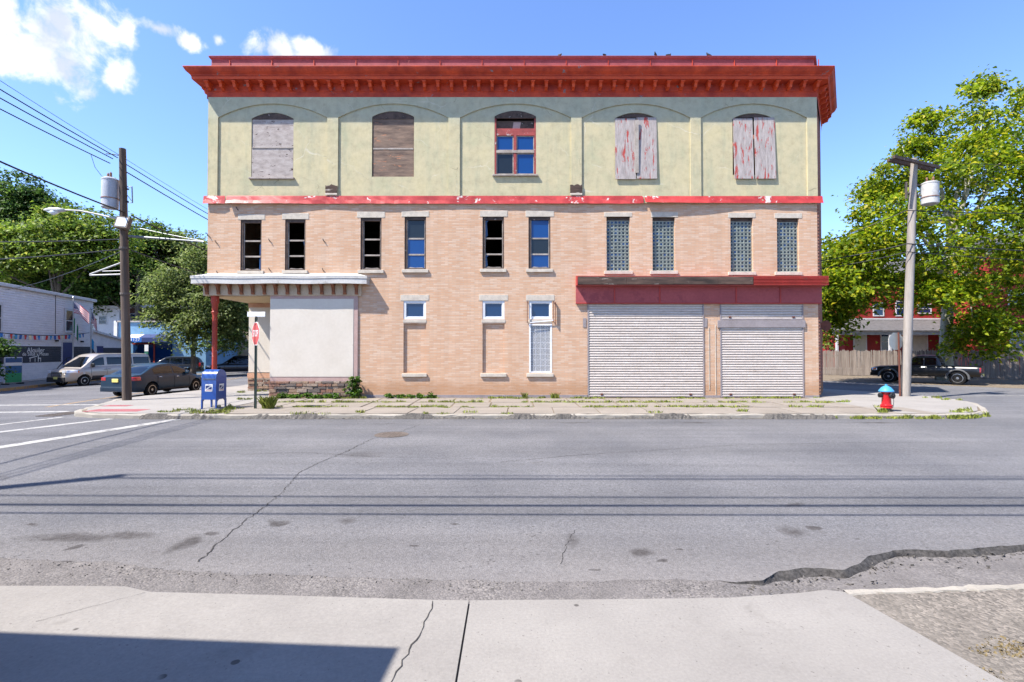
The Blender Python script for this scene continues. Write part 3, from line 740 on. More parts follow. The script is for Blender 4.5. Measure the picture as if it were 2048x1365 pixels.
mb = MB(); mb.add([(XL + .02, .2, ZS1 + .85), (XR - .02, .2, ZS1 + .85), (XR + 1.9, 2.95, ZS1 + .85), (XR - 6.7, D - .02, ZS1 + .85), (XL + .02, D - .02, ZS1 + .85)], [(0, 1, 2, 3, 4)])
mb.build('roof', MATS['roof_felt'], bld)
# toothed brick edge on the right corner
mb = MB(); z = .12; i = 0
while z < ZB0 - .1:
    if i % 2 == 0: mb.box(XR + .002, XR + .07, .012, .2, z, z + .062)
    z += .066; i += 1
mb = tag(mb.build('brick_toothing', MATS['side_brick'], bld), kind='stuff')

# --- third floor stucco with blind arches
bays = [(437, 655), (677, 897), (920, 1142), (1163, 1380), (1401, 1613)]
wins = [(503, 587, 226, 238, 356), (744, 828, 223, 234, 354), (989, 1072, 222, 234, 350), (1230, 1313, 226, 237, 350), (1465, 1548, 227, 238, 350)]
bay_l, win_l = [], []
for (a, b) in bays: bay_l.append(arch(fx(a, 300), fx(b, 300), ZB0 + .18, fz(237), fz(209), 16))
for (a, b, ap, sp, bt) in wins: win_l.append(arch(fx(a, 290), fx(b, 290), fz(bt), fz(sp), fz(ap), 10))
link('stucco_wall', plate(rect(XL, XR, ZB0, ZS1), bay_l, -.06, .055, .05), MATS['stucco'], bld)
sr = random.Random(31)
for i in range(5):
    link('blind_arch', plate(bay_l[i], [win_l[i]], -.005, .16), MATS['stucco'], bld)
# broken plaster at two pilaster feet
for (a, b) in ((652, 676), (1140, 1164)):
    mb = MB(); x0, x1 = fx(a, 380), fx(b, 380)
    pts = [(x0, fz(388)), (x1, fz(388))] + [(x1 - (x1 - x0) * k / 6, fz(371) + sr.uniform(-.05, .05)) for k in range(7)]
    mb.prism(pts, -.075, -.061, 'y'); o = mb.build('bare_patch', MATS['burnt_wood'], bld); o['label'] = 'bare broken plaster showing dark lath'
    mb = MB(); mb.chamfer_box(x0, x1, -.10, -.061, fz(392), fz(388) - .003, .01); mb.build('pilaster_base', MATS['limestone'], bld)
def arch_fill(i, z_lo, z_hi=None):
    """window outline of bay i cut to z_lo..z_hi"""
    pts = [(x, max(z, z_lo)) for x, z in win_l[i]]
    if z_hi is not None: pts = [(x, min(z, z_hi)) for x, z in pts]
    out = [pts[0]]
    for p in pts[1:]:
        if abs(p[0] - out[-1][0]) > 1e-4 or abs(p[1] - out[-1][1]) > 1e-4: out.append(p)
    if abs(out[0][0] - out[-1][0]) < 1e-4 and abs(out[0][1] - out[-1][1]) < 1e-4: out.pop()
    return out
def shrink(poly, k=.012):
    cx = sum(p[0] for p in poly) / len(poly); cz = sum(p[1] for p in poly) / len(poly)
    return [(x - math.copysign(min(k, abs(x - cx)), x - cx), z - math.copysign(min(k, abs(z - cz)), z - cz)) for x, z in poly]
def wood_sill(i, w=.06, z=None, mat='grey_ply'):
    a, b = win_l[i][0][0], win_l[i][1][0]; z = win_l[i][0][1] if z is None else z
    mb = MB(); mb.chamfer_box(a - w, b + w, -.10, .02, z - .07, z - .002, .008); return mb
# bay 1: two grey plywood sheets
zj = fz(296)
w1 = MB().prism(shrink(arch_fill(0, zj)), .02, .04, 'y').build('boarded_window', MATS['grey_ply'], bld); w1['label'] = 'window boarded with two grey plywood sheets'
MB().prism(shrink(arch_fill(0, win_l[0][0][1], zj)), .005, .03, 'y').build('plywood_sheet', MATS['grey_ply'], w1)
MB().box(win_l[0][0][0] + .02, win_l[0][1][0] - .02, -.015, .004, zj - .02, zj + .012).build('batten', MATS['old_sash'], w1)
wood_sill(0).build('sill', MATS['grey_ply'], w1)
MB().prism(shrink(arch_fill(0, fz(240)), .014), .008, .0195, 'y').build('head_board', MATS['dark_wood'], w1)
# bay 2: brown sheet
w2 = MB().prism(shrink(arch_fill(1, win_l[1][0][1])), .03, .06, 'y').build('boarded_window', MATS['brown_osb'], bld); w2['label'] = 'window boarded with dark brown weathered sheet'
MB().prism(shrink(arch_fill(1, fz(239)), .014), .012, .0295, 'y').build('head_board', MATS['dark_wood'], w2)
MB().box(win_l[1][0][0] + .03, win_l[1][1][0] - .03, .018, .0295, fz(299), fz(296)).build('batten', MATS['old_sash'], w2)
# bay 3: red casement with four panes
a, b, zb, zs, za = win_l[2][0][0], win_l[2][1][0], win_l[2][0][1], fz(234), fz(222)
mb = MB(); mb.box(a + .005, a + .07, .0, .12, zb, zs); mb.box(b - .07, b - .005, .0, .12, zb, zs); mb.box(a + .07, b - .07, .02, .11, fz(263), fz(257)); mb.box(a + .07, b - .07, .02, .11, fz(271), fz(263) - .002)
w3 = mb.build('window', MATS['red_frame'], bld); w3['label'] = 'red framed window with four panes coloured as reflected blue sky'
MB().prism(shrink(arch_fill(2, fz(238)), .01), -.02, .04, 'y').build('head_board', MATS['dark_wood'], w3)
wood_sill(2, .08).build('sill', MATS['old_sash'], w3)
cx = (a + b) / 2 - .01; zt = fz(271)
MB().box(cx - .055, cx + .055, .01, .08, zb, zt).build('mullion', MATS['red_frame'], w3)
MB().box(a + .07, b - .07, -.005, .05, fz(306), fz(301)).build('transom_bar', MATS['old_sash'], w3)
for (x0, x1) in ((a + .075, cx - .06), (cx + .06, b - .075)):
    for (z0, z1, mt) in ((zb + .03, fz(306) - .005, 'sky_tint_pane'), (fz(301) + .005, zt - .005, 'sky_tint_pane')):
        if x0 < cx and z0 < 9.3: mt = 'dull_glass'
        sash = MB(); s = .035
        sash.box(x0, x0 + s, .05, .09, z0, z1); sash.box(x1 - s, x1, .05, .09, z0, z1); sash.box(x0 + s, x1 - s, .05, .09, z0, z0 + s); sash.box(x0 + s, x1 - s, .05, .09, z1 - s, z1)
        sash.build('sash', MATS['old_sash'], w3)
        MB().box(x0 + s, x1 - s, .065, .07, z0 + s, z1 - s).build('pane', MATS[mt], w3)
mb = MB(); mb.box(a + .07, b - .07, .10, .11, fz(257), fz(240)); mb.build('dark_panel', MATS['dark_wood'], w3)
mb = MB(); mb.prism([(cx - .1, fz(256)), (cx + .2, fz(256)), (cx + .24, fz(243)), (cx - .06, fz(243))], .085, .09, 'y'); mb.build('torn_paper', MATS['mauve_trim'], w3)
# bays 4 and 5: peeling plank shutters standing proud of the wall
for i, px, bt, tilt in ((3, (1230, 1271, 1273, 1313), (360, 359), 0), (4, (1466, 1505, 1508, 1549), (359, 359), .02)):
    wo = MB().prism(shrink(arch_fill(i, fz(236)), .014), .03, .05, 'y').build('shuttered_window', MATS['dark_wood'], bld)
    wo['label'] = 'window closed by peeling red and white plank shutters'
    for k in (0, 1):
        x0, x1 = fx(px[2 * k], 300), fx(px[2 * k + 1], 300); z1 = fz(238 - (2 if k else 0)); z0 = fz(bt[k])
        n = 2
        for q in range(n):
            q0, q1 = x0 + (x1 - x0) * q / n, x0 + (x1 - x0) * (q + 1) / n - .006
            mb = MB(); mb.add([(q0, -.03, z1), (q1, -.03, z1), (q1 + tilt, -.085, z0), (q0 + tilt, -.085, z0), (q0, .0, z1), (q1, .0, z1), (q1 + tilt, -.055, z0), (q0 + tilt, -.055, z0)],
                              [(0, 1, 2, 3), (7, 6, 5, 4), (0, 4, 5, 1), (3, 2, 6, 7), (0, 3, 7, 4), (1, 5, 6, 2)])
            mb.build('plank', MATS['shutter_wood'], wo)
    if i == 3: MB().box(fx(1269, 300), fx(1276, 300), -.12, -.09, fz(348), fz(243)).build('batten', MATS['old_sash'], wo)

# --- red metal band between the storeys, buckled, in three lengths
br_ = random.Random(4)
def band_piece(p0, p1, outs):
    mb = MB(); rows = [[], [], [], [], []]; n = max(6, int((p1 - p0) / 9))
    for i in range(n + 1):
        px = p0 + (p1 - p0) * i / n; e = float(np.interp(px, [o[0] for o in outs], [o[1] for o in outs])) + br_.uniform(-.004, .004); sag = br_.uniform(-.006, .006)
        x = fx(px, 402); zt_ = fz(394, px) ; zb_ = fz(409, px)
        if px > 1285: zt_ -= .01; zb_ += .02
        rows[0].append((x, -.064, zt_ + .02)); rows[1].append((x, -.066 - .08 * e, zt_ - .01)); rows[2].append((x, -.068 - .45 * e + br_.uniform(-.012, .012), (zt_ + zb_) / 2 + br_.uniform(-.03, .03))); rows[3].append((x, -.075 - e, zb_ + sag)); rows[4].append((x, -.06 - e, zb_ + sag - .004))
    mb.grid(rows[:4]); o = mb.build('metal_band', MATS['band_red'], bld); so = o.modifiers.new('t', 'SOLIDIFY'); so.thickness = .004; return o
band_piece(409, 452, [(409, .05), (440, .06), (452, .02)])
band_piece(455, 1286, [(455, .10), (560, .07), (640, .0), (720, .03), (790, .04), (830, .015), (930, .0), (1040, .02), (1150, .05), (1240, .02), (1286, .03)])
band_piece(1288, 1643, [(1288, .15), (1330, .11), (1400, .08), (1460, .03), (1520, .0), (1560, .03), (1600, .02), (1643, .07)])

# --- cornice: one moulded run round three sides, brackets as single pieces
def moulding(prof, xl, xr, back_l, back_r):
    mb = MB(); rows = []
    n = 40
    for (d, z) in prof:
        row = [(xl - d, back_l, z)] if back_l is not None else []
        row += [(xl - d + (xr - xl + 1.533 * d) * i / n, -d, z) for i in range(n + 1)]
        if back_r is not None: row += [(xr + .56 * back_r + .83 * d, .83 * back_r - .56 * d, z)]
        rows.append(row)
    mb.grid(rows); return mb
cor = moulding([(.055, 12.0), (.055, 12.26), (.085, 12.28), (.085, 12.56), (.40, 12.60), (.42, 12.60), (.43, 12.71), (.46, 12.715), (.475, 12.76), (.52, 12.79), (.58, 12.84), (.63, 12.92), (.64, 12.965), (.66, 12.97), (.66, 13.0), (.0, 13.07)], XL, XR, 8, 3.7).build('cornice', MATS['red_cornice'], bld)
moulding([(.405, 12.595), (.435, 12.595), (.445, 12.70), (.43, 12.705)], XL, XR, 8, 3.7).build('corona_band', MATS['red_orange'], cor)
bp = [(-.0, 12.555), (-.30, 12.575), (-.30, 12.50), (-.27, 12.49), (-.24, 12.44), (-.22, 12.35), (-.10, 12.33), (-.06, 12.30), (.0, 12.30)]
mb = MB(); mb.prism(bp, -.055, .055, 'x'); mb.prism([(0, 12.52), (-.33, 12.535), (-.33, 12.572), (0, 12.555)], -.085, .085, 'x'); mod = mb.mesh('modillion')
mod.materials.append(MATS['red_orange'])
for i in range(46):
    link('modillion', mod, None, cor, (XL + .1 + i * (XR - XL - .2) / 45, -.086, 0))
for i in range(9):
    if i < 7: link('modillion', mod, None, cor, (XR + .086 * .83 + .56 * (.25 + i * .54), -.086 * .56 + .83 * (.25 + i * .54), 0), (0, 0, math.atan2(.83, .56)))
    link('modillion', mod, None, cor, (XL - .086, .25 + i * .54, 0), (0, 0, R(-90)))
pz = fz(113)
par = moulding([(-.03, 13.05), (-.03, pz - .10), (.03, pz - .08), (.05, pz - .02), (.05, pz), (-.3, pz)], XL + .03, XR - .03, 6, 3.5).build('parapet', MATS['parapet_maroon'], bld)
moulding([(.40, 13.031), (.02, 13.075), (-.02, 13.19), (-.026, 13.2)], XL + .03, XR - .03, None, None).build('flashing', MATS['flashing_pink'], par)
for i in range(15):
    x = XL + .8 + i * 1.7; MB().box(x, x + .025, .0, .029, 13.21, pz - .12).build('seam', MATS['red_cornice'], par)

# --- windows of the second floor
def stone(px0, px1, y0, y1, name, proud, parent, zref=None):
    x0, x1 = fx(px0, y0), fx(px1, y0); mb = MB(); mb.chamfer_box(x0, x1, -proud, .10, fz(y1, px0), fz(y0, px0), .008); return mb.build(name, MATS['limestone'], parent)
def bar(mb, x0, x1, z0, z1, y0=.07, y1=.12): mb.box(x0, x1, y0, y1, z0, z1)
wr = random.Random(8)
for k, (a, b, t, bt, l0, l1, lt) in SECOND.items():
    x0, x1, z0, z1 = OP[k]
    if k in 'ABCDEF':
        mb = MB(); bar(mb, x0 + .003, x0 + .09, z0, z1, .03, .15); bar(mb, x1 - .05, x1 - .003, z0, z1, .03, .15); bar(mb, x0 + .09, x1 - .05, z1 - .12, z1 - .003, .03, .15); bar(mb, x0 + .09, x1 - .05, z0 + .003, z0 + .05, .03, .15)
        w = mb.build('window', MATS['dark_wood'], bld)
        zr = [z0 + (z1 - z0) * .285, z0 + (z1 - z0) * .59]
        sl = MB(); bar(sl, x0 + .09, x0 + .12, z0 + .05, z1 - .12, .08, .12); bar(sl, x1 - .075, x1 - .05, z0 + .05, z1 - .12, .08, .12); sl.build('stile', MATS['old_sash'], w)
        for z in zr:
            mb = MB(); bar(mb, x0 + .12, x1 - .075, z - .03, z + .03, .075, .12); mb.build('rail', MATS['old_sash'], w)
        zones = [(z0 + .05, zr[0] - .03), (zr[0] + .03, zr[1] - .03), (zr[1] + .03, z1 - .12)]
        xa, xb = x0 + .12, x1 - .075
        if k in 'DF':
            for q, (za_, zb_) in enumerate(zones): MB().box(xa, xb, .095, .1, za_, zb_).build('pane', MATS['dull_glass' if (k, q) in (('D', 2), ('F', 1)) else 'sky_tint_pane'], w)
        if k == 'E':
            for (za_, zb_) in (zones[0], zones[2]): MB().prism([(xa, za_), (xa + .09, za_ + .1), (xa + .05, zb_ - .1), (xa + .13, zb_), (xa, zb_)], .095, .1, 'y').build('broken_pane', MATS['window_glass'], w)
        if k == 'B': MB().prism([(xb, zones[1][1]), (xb - .06, zones[1][1]), (xb, zones[1][1] - .2)], .095, .1, 'y').build('broken_pane', MATS['window_glass'], w)
        if k == 'A': MB().prism([(xb, zones[0][0]), (xb - .16, zones[0][0]), (xb - .14, zones[1][1] - .05), (xb, zones[1][1] - .2)], .3, .305, 'y').build('broken_pane', MATS['sky_tint_pane'], w)
        mb = MB(); mb.prism([(xa, z0 + .05), (xb, z0 + .05), (xb - .1, z0 + .09), (xa + .3, z0 + .075), (xa + .1, z0 + .1)], .07, .12, 'y'); mb.build('debris', MATS['old_sash'], w)
    else:
        mb = MB(); nx, nz = 6, 14; fw = .025
        mb.box(x0 + .003, x1 - .003, .12, .14, z0 + .003, z1 - .003); w = mb.build('glass_block_window', MATS['block_grout'], bld)
        bw_, bh_ = (x1 - x0 - .02) / nx, (z1 - z0 - .02 - .12) / nz; mb = MB()
        for i in range(nx):
            for j in range(nz):
                cx_, cz_ = x0 + .01 + bw_ * (i + .5), z0 + .01 + bh_ * (j + .5); h_, v_ = bw_ / 2 - .011, bh_ / 2 - .011
                mb.cur = wr.choice((0, 0, 0, 1))
                vs = [(cx_ + sx * h_, .105, cz_ + sz * v_) for sx, sz in ((-1, -1), (1, -1), (1, 1), (-1, 1))] + [(cx_ + sx * h_ * .70, .113 + wr.uniform(-.006, .003), cz_ + sz * v_ * .70) for sx, sz in ((-1, -1), (1, -1), (1, 1), (-1, 1))] + [(cx_ + sx * h_, .119, cz_ + sz * v_) for sx, sz in ((-1, -1), (1, -1), (1, 1), (-1, 1))]
                mb.add(vs, [(4, 5, 6, 7)]); mb.cur = 2; mb.add(vs, [(q, (q + 1) % 4, 4 + (q + 1) % 4, 4 + q) for q in range(4)] + [(8 + q, 8 + (q + 1) % 4, (q + 1) % 4, q) for q in range(4)])
        tag(mb.build('glass_blocks', [MATS['dull_glass'], MATS['window_glass'], MATS['block_rim']], w), kind='stuff')
        MB().box(x0 + .004, x1 - .004, .10, .118, z1 - .118, z1 - .004).build('head_strip', MATS['dark_wood'], w)
    stone(l0, l1, lt, t, 'lintel', .012, w)
    stone(a - 5, b + 5, bt + .5, bt + 7, 'sill', .07, w)
# --- ground floor windows over bricked-up openings
for k, lp, sp_ in (('K', (801, 858), (804, 854)), ('L', (958, 1016), (961, 1013)), ('M', (1052, 1109), (1053, 1107))):
    x0, x1, z0, z1 = OP[k]; n0 = OP[k + 'n']
    mb = MB(); s = .085
    for (q0, q1, r0, r1) in ((x0 + .003, x0 + s, z0 + .003, z1 - .003), (x1 - s, x1 - .003, z0 + .003, z1 - .003), (x0 + s, x1 - s, z0 + .003, z0 + s), (x0 + s, x1 - s, z1 - s, z1 - .003)): bar(mb, q0, q1, r0, r1, .02, .10)
    w = mb.build('window', MATS['white_vinyl'], bld)
    mb = MB(); i_ = .03
    for (q0, q1, r0, r1) in ((x0 + s, x0 + s + i_, z0 + s, z1 - s), (x1 - s - i_, x1 - s, z0 + s, z1 - s), (x0 + s + i_, x1 - s - i_, z0 + s, z0 + s + i_), (x0 + s + i_, x1 - s - i_, z1 - s - i_, z1 - s)): bar(mb, q0, q1, r0, r1, .05, .09)
    mb.build('sash', MATS['white_vinyl'], w)
    MB().box(x0 + s + i_, x1 - s - i_, .07, .075, z0 + s + i_, z1 - s - i_).build('pane', MATS['window_glass'], w)
    stone(lp[0], lp[1], 590, 602, 'lintel', .012, w); stone(lp[0] + 5, lp[1] - 5, 640, 646, 'sill', .015, w)
    nb = stone(sp_[0], sp_[1], 747.5, 754, 'lower_sill', .07, bld)
    if k != 'M':
        MB().box(n0[0] + .002, n0[1] - .002, .075, .2, n0[2] + .002, n0[3] - .002).build('bricked_opening', MATS['tan_brick'], bld)
    else:
        mb = MB(); f = .07
        mb.box(n0[0] + .003, n0[0] + f, -.01, .1, n0[2] + .003, n0[3] - .003); mb.box(n0[1] - f, n0[1] - .003, -.01, .1, n0[2] + .003, n0[3] - .003); mb.box(n0[0] + f, n0[1] - f, -.005, .1, n0[3] - .07, n0[3] - .003); mb.box(n0[0] + f, n0[1] - f, 0, .1, n0[2] + .003, n0[2] + .05)
        gw = mb.build('grille_window', MATS['white_vinyl'], bld); gw['label'] = 'tall window behind white diamond lattice'
        xa, xb, za_, zb_ = n0[0] + f, n0[1] - f, n0[2] + .05, n0[3] - .07
        MB().box(xa, xb, .16, .17, za_, zb_).build('pane', MATS['dull_glass'], gw)
        mb = MB()
        for i in range(1, 4): x = xa + (xb - xa) * i / 4; mb.box(x - .012, x + .012, .13, .15, za_, zb_)
        for i in range(1, 8): z = za_ + (zb_ - za_) * i / 8; mb.box(xa, xb, .131, .149, z - .012, z + .012)
        mb.build('muntins', MATS['white_vinyl'], gw)
        mb = MB(); step = .062; H_ = zb_ - za_; Wd = xb - xa
        for sgn in (1, -1):
            c_ = -H_
            while c_ < Wd:
                t0, t1 = max(0, -c_), min(H_, Wd - c_)
                if t1 > t0 + .01:
                    q0, q1 = (c_ + t0, t0), (c_ + t1, t1)
                    if sgn < 0: q0, q1 = (Wd - q0[0], q0[1]), (Wd - q1[0], q1[1])
                    y_ = .04 if sgn > 0 else .046; e_ = .0042
                    mb.prism([(xa + q0[0] - e_, za_ + q0[1] + sgn * e_), (xa + q0[0] + e_, za_ + q0[1] - sgn * e_), (xa + q1[0] + e_, za_ + q1[1] - sgn * e_), (xa + q1[0] - e_, za_ + q1[1] + sgn * e_)], y_, y_ + .005, 'y')
                c_ += step
        tag(mb.build('lattice', MATS['white_vinyl'], gw), kind='stuff')
        mb = MB(); mb.prism([(x0 + .04, z0 - .16), (x1 + .05, z0 - .06), (x1 + .05, z0 - .02), (x0 + .02, z0 - .12)], -.09, -.075, 'y'); mb.build('hanging_strip', MATS['white_vinyl'], w)
        for (xx, h0, h1) in ((x0 - .07, z0 - .12, z1 - .02), (x1 + .06, z0 - .1, z1 - .02), (x1 + .13, z0 - .2, z1 - .06)):
            mb = MB(); mb.box(xx - .012, xx + .012, -.11, -.08, h0, h1); mb.box(xx - .012, xx + .012, -.08, .0, h1 - .03, h1); mb.box(xx - .012, xx + .012, -.08, .0, h0, h0 + .03); mb.build('iron_bracket', MATS['rust_metal'], w)
# anchors and vents in the brick
for (px, py) in [(418, 472), (433, 485), (436, 546), (648, 482), (647, 541), (475, 418), (540, 482), (540, 540)]:
    x, z = fx(px, py), fz(py, px); mb = MB(); mb.tube([(x - .03, -.05, z + .07), (x, -.07, z), (x + .03, -.0, z - .06)], .016, 6); mb.build('iron_anchor', MATS['iron_dark'], bld)

# --- recessed corner entrance: soffit, back wall, red post
mb = MB(); mb.add([(XL, .0, ZR), (RX, .0, ZR), (RX, 3.2, ZR), (XL, 3.2, ZR)], [(0, 1, 2, 3)]); mb.build('soffit', MATS['soffit_cream'], bld)
mb = MB(); mb.box(RX, RX + .12, .0, 3.2, .005, ZR - .003); mb.box(XL, RX + .12, 3.2, 3.4, .85, ZR - .20); mb.build('entrance_wall', MATS['cream_stucco'], bld)
MB().box(XL - .01, RX, 3.16, 3.2, ZR - .20, ZR - .003).build('entrance_trim', MATS['tan_trim'], bld); MB().box(XL - .02, RX, 3.14, 3.2, .60, .82).build('entrance_trim', MATS['tan_trim'], bld)
post = MB(); px_ = -11.98
post.lathe([(.15, .02), (.15, .12), (.11, .16), (.095, .3), (.085, 3.2), (.09, 3.3), (.13, 3.42), (.10, 3.46), (.12, 3.75), (.15, 3.8), (.15, ZR - .004)], 14, Matrix.Translation((px_, .14, 0)))
for k in range(7):
    a = 2 * math.pi * k / 7; post.box(-.01, .01, -.095, -.08, .32, 3.2, Matrix.Translation((px_, .14, 0)) @ Matrix.Rotation(a, 4, 'Z'))
post.build('post', MATS['post_red'], bld, smooth=True)
# --- blank cream panel with mauve border
PX0, PX1 = RX, fx(716, 680); PZ0 = fz(762); PZ1 = ZR + .02
pan = MB(); pan.box(PX0 + .004, PX1, -.05, -.001, PZ0, PZ1); pan = pan.build('panel_wall', MATS['mauve_trim'], bld)
MB().chamfer_box(PX0 + .004, PX1 - .165, -.062, -.051, PZ0 + .16, PZ1 - .15, .004).build('blank_panel', MATS['cream_stucco'], pan)
# --- stone base, stone by stone
stm = []
sr = random.Random(17)
for k in range(10):
    mb = MB(); j = lambda: sr.uniform(-.09, .09)
    vs = [(sx * .5, sy * .5, sz * .5) for sz in (-1, 1) for sy in (-1, 1) for sx in (-1, 1)]
    mb.add([(x * (1 + j()), y, z * (1 + j())) for x, y, z in vs], [(0, 2, 3, 1), (4, 5, 7, 6), (0, 1, 5, 4), (2, 6, 7, 3), (0, 4, 6, 2), (1, 3, 7, 5)])
    me = mb.mesh('stone'); bm = bmesh.new(); bm.from_mesh(me); bmesh.ops.bevel(bm, geom=[e for e in bm.edges], offset=.07, segments=1, affect='EDGES'); bm.to_mesh(me); bm.free()
    me.materials.append(mk(f'stone_{k % 5}', ['#8d7a6a', '#7a6458', '#9a7f68', '#6d6058', '#a08e7e'][k % 5], ['#6e5d52', '#8a5e48', '#7d6858', '#57504c', '#857365'][k % 5], 3, .9, .6, 22, rand=True, bdist=.03))
    stm.append(me)
def stone_course(x0, x1, z0, z1, y, holder, rowh=.115):
    z = z0
    while z < z1 - .03:
        h = min(sr.uniform(.8, 1.25) * rowh, z1 - z); x = x0
        if z1 - z - h < .05: h = z1 - z
        while x < x1 - .02:
            w_ = min(sr.uniform(.16, .52), x1 - x)
            if x1 - x - w_ < .08: w_ = x1 - x
            pr_ = sr.uniform(.0, .05)
            link('stone', stm[sr.randrange(10)], None, holder, (x + w_ / 2, y - .03 - pr_ / 2, z + h / 2), None, (w_ - .012, .11 + pr_, h - .012))
            x += w_
        z += h
mb = MB(); mb.box(PX0 + .02, PX1 - .12, -.05, -.001, -.02, PZ0 - .002); sb = mb.build('stone_base', MATS['beam_grey'], bld); stone_course(PX0 + .02, PX1 - .12, -.02, PZ0 - .01, -.05, sb)
mb = MB(); mb.box(XL + .02, RX - .01, 3.2, 3.4, -.02, .598); sb = mb.build('stone_base', MATS['beam_grey'], bld); stone_course(XL + .02, RX - .02, -.02, .595, 3.2, sb, .1)
# --- canopy over the corner with scroll brackets
CX1 = at(733, 570, 19.6).x
def canopy_run(prof):
    mb = MB(); rows = []
    for (d, z) in prof:
        row = [(XL - d, 3.3, z)] + [(XL - d + (CX1 - .40 + d - XL + d) * i / 24, -d, z + .012 * math.sin(i * .7)) for i in range(25)] + [(CX1 - .40 + d, 0, z)]
        rows.append(row)
    mb.grid(rows); return mb
can = canopy_run([(.0, ZR - .002), (.10, ZR), (.10, 4.50), (.13, 4.51), (.13, 4.54), (.34, 4.55)]).build('canopy', MATS['band_cream'], bld)
canopy_run([(.335, 4.552), (.37, 4.5), (.40, 4.5), (.40, 4.70), (.42, 4.71), (.42, 4.78)]).build('fascia', MATS['canopy_white'], can)
canopy_run([(.424, 4.776), (.424, 4.80), (.06, 4.92), (.02, 4.96), (.0, 4.965)]).build('roofing', MATS['canopy_white'], can)
mb = MB(); mb.prism([(0, 4.495), (-.2, 4.50), (-.21, 4.45), (-.17, 4.40), (-.12, 4.33), (-.09, 4.24), (-.10, 4.17), (-.05, 4.13), (0, 4.13)], -.05, .05, 'x'); mb.prism([(0, 4.46), (-.235, 4.465), (-.235, 4.498), (0, 4.496)], -.075, .075, 'x')
mb.prism([(-.005, 4.10), (-.06, 4.11), (-.07, 4.16), (-.005, 4.16)], -.065, .065, 'x')
for xx in (-.03, .03): mb.tube([(xx, -.2, 4.44), (xx, -.155, 4.37), (xx, -.115, 4.28), (xx, -.105, 4.2)], .014, 6)
cb = mb.mesh('scroll_bracket'); cb.materials.append(MATS['bracket_brown'])
for i in range(14):
    link('scroll_bracket', cb, None, can, (XL + .08 + i * (CX1 - .42 - XL) / 13.3, -.101, 0))
for i in range(5): link('scroll_bracket', cb, None, can, (XL - .101, .4 + i * .55, 0), (0, 0, R(-90)))
# --- shop front: awning, roller shutters
AX0, AX1 = at(1154, 565, 19.6).x, at(1657, 565, 19.6).x
aw = MB()
aw.prism([(.0, 4.86), (-.42, 4.80), (-.42, 4.775), (0, 4.70)], AX0, AX1, 'x'); aw = aw.build('awning', MATS['awning_red'], bld)
xm = at(1507, 565, 19.6).x
xs_ = [AX0 + .03, AX0 + (xm - AX0) * .28, AX0 + (xm - AX0) * .55, AX0 + (xm - AX0) * .8, xm - .01]
for i in range(4):
    MB().chamfer_box(xs_[i], xs_[i + 1] - .008, -.425 - .004 * i, -.385, 4.46 + .004 * i, 4.772, .008).build('fascia_board', MATS['burnt_wood'], aw)
for i in range(6):
    z = 4.43 + i * .057; MB().prism([(-.39, z), (-.43, z + .01), (-.435, z + .03), (-.39, z + .054)], xm, AX1, 'x').build('fascia_slat', MATS['awning_red'], aw)
MB().box(AX0 - .005, AX0 + .028, -.43, -.0, 4.44, 4.77).build('end_trim', MATS['awning_red'], aw)
mb = MB(); mb.box(AX0, XR + .09, -.10, -.002, SH1[3] + .015, 4.698); pn = mb.build('sign_panel', MATS['awning_pink'], aw)
mb = MB(); mb.prism([(-.101, 4.42), (-.385, 4.44), (-.385, 4.46), (-.101, 4.46)], AX0 + .03, AX1 - .02, 'x'); mb.build('soffit', MATS['awning_pink'], aw)
for px in (1228, 1318, 1470, 1558): x = fx(px, 590); MB().box(x - .025, x + .025, -.125, -.101, SH1[3] + .06, 4.418).build('panel_rib', MATS['awning_red'], aw)
MB().box(AX0 + .002, XR + .085, -.115, -.101, SH1[3] + .016, SH1[3] + .055).build('bottom_trim', MATS['awning_red'], aw)
def shutter(x0, x1, z0, z1, label, pitch=.1):
    mb = MB(); mb.box(x0 + .003, x0 + .05, -.03, .09, z0, z1 - .003); mb.box(x1 - .05, x1 - .003, -.03, .09, z0, z1 - .003); h = mb.build('roller_shutter', MATS['beam_grey'], bld); h['label'] = label
    n = int(round((z1 - z0) / pitch)); p = (z1 - z0 - .006) / n
    m2 = MB(); m2.prism([(.05, 0), (.03, p * .005), (.03, p * .32), (-.010, p * .34), (-.016, p * .45), (-.014, p * .80), (-.002, p * .96), (.03, p * .995), (.05, p * .999)], 0, x1 - x0 - .104, 'x'); me = m2.mesh('slat'); me.materials.append(MATS['shutter_white'])
    for i in range(n): link('slat', me, None, h, (x0 + .052, .0, z0 + .003 + i * p))
    m3 = MB(); m3.chamfer_box(x0 + .055, x1 - .055, -.03, .03, z0 + .012, z0 + .075, .006); m3.build('bottom_bar', MATS['beam_grey'], h)
    for f in (.12, .88): m3 = MB(); xx = x0 + (x1 - x0) * f; m3.chamfer_box(xx - .05, xx + .05, -.045, -.018, z0 + .09, z0 + .16, .006); m3.build('lock', MATS['rust_metal'], h)
    return h
s1 = shutter(SH1[0], SH1[1], .0, SH1[3], 'wide white roller shutter left of the brick pier')
s2 = shutter(SH2[0], SH2[1], .0, fz(656) - .0, 'narrower white roller shutter below a grey beam')
s3 = shutter(SH2[0], SH2[1], fz(641), SH2[3], 'short strip of white shutter above the grey beam')
MB().chamfer_box(SH2[0] - .1, SH2[1] + .06, -.06, .04, fz(656) + .003, fz(641) - .003, .006).build('beam', MATS['beam_grey'], bld)
for (px, y0, y1) in ((1169, 637, 655), (1411, 637, 655)): x = fx(px, 640); MB().box(x - .06, x + .06, -.02, -.001, fz(y1), fz(y0)).build('shutter_box', MATS['beam_grey'], bld)
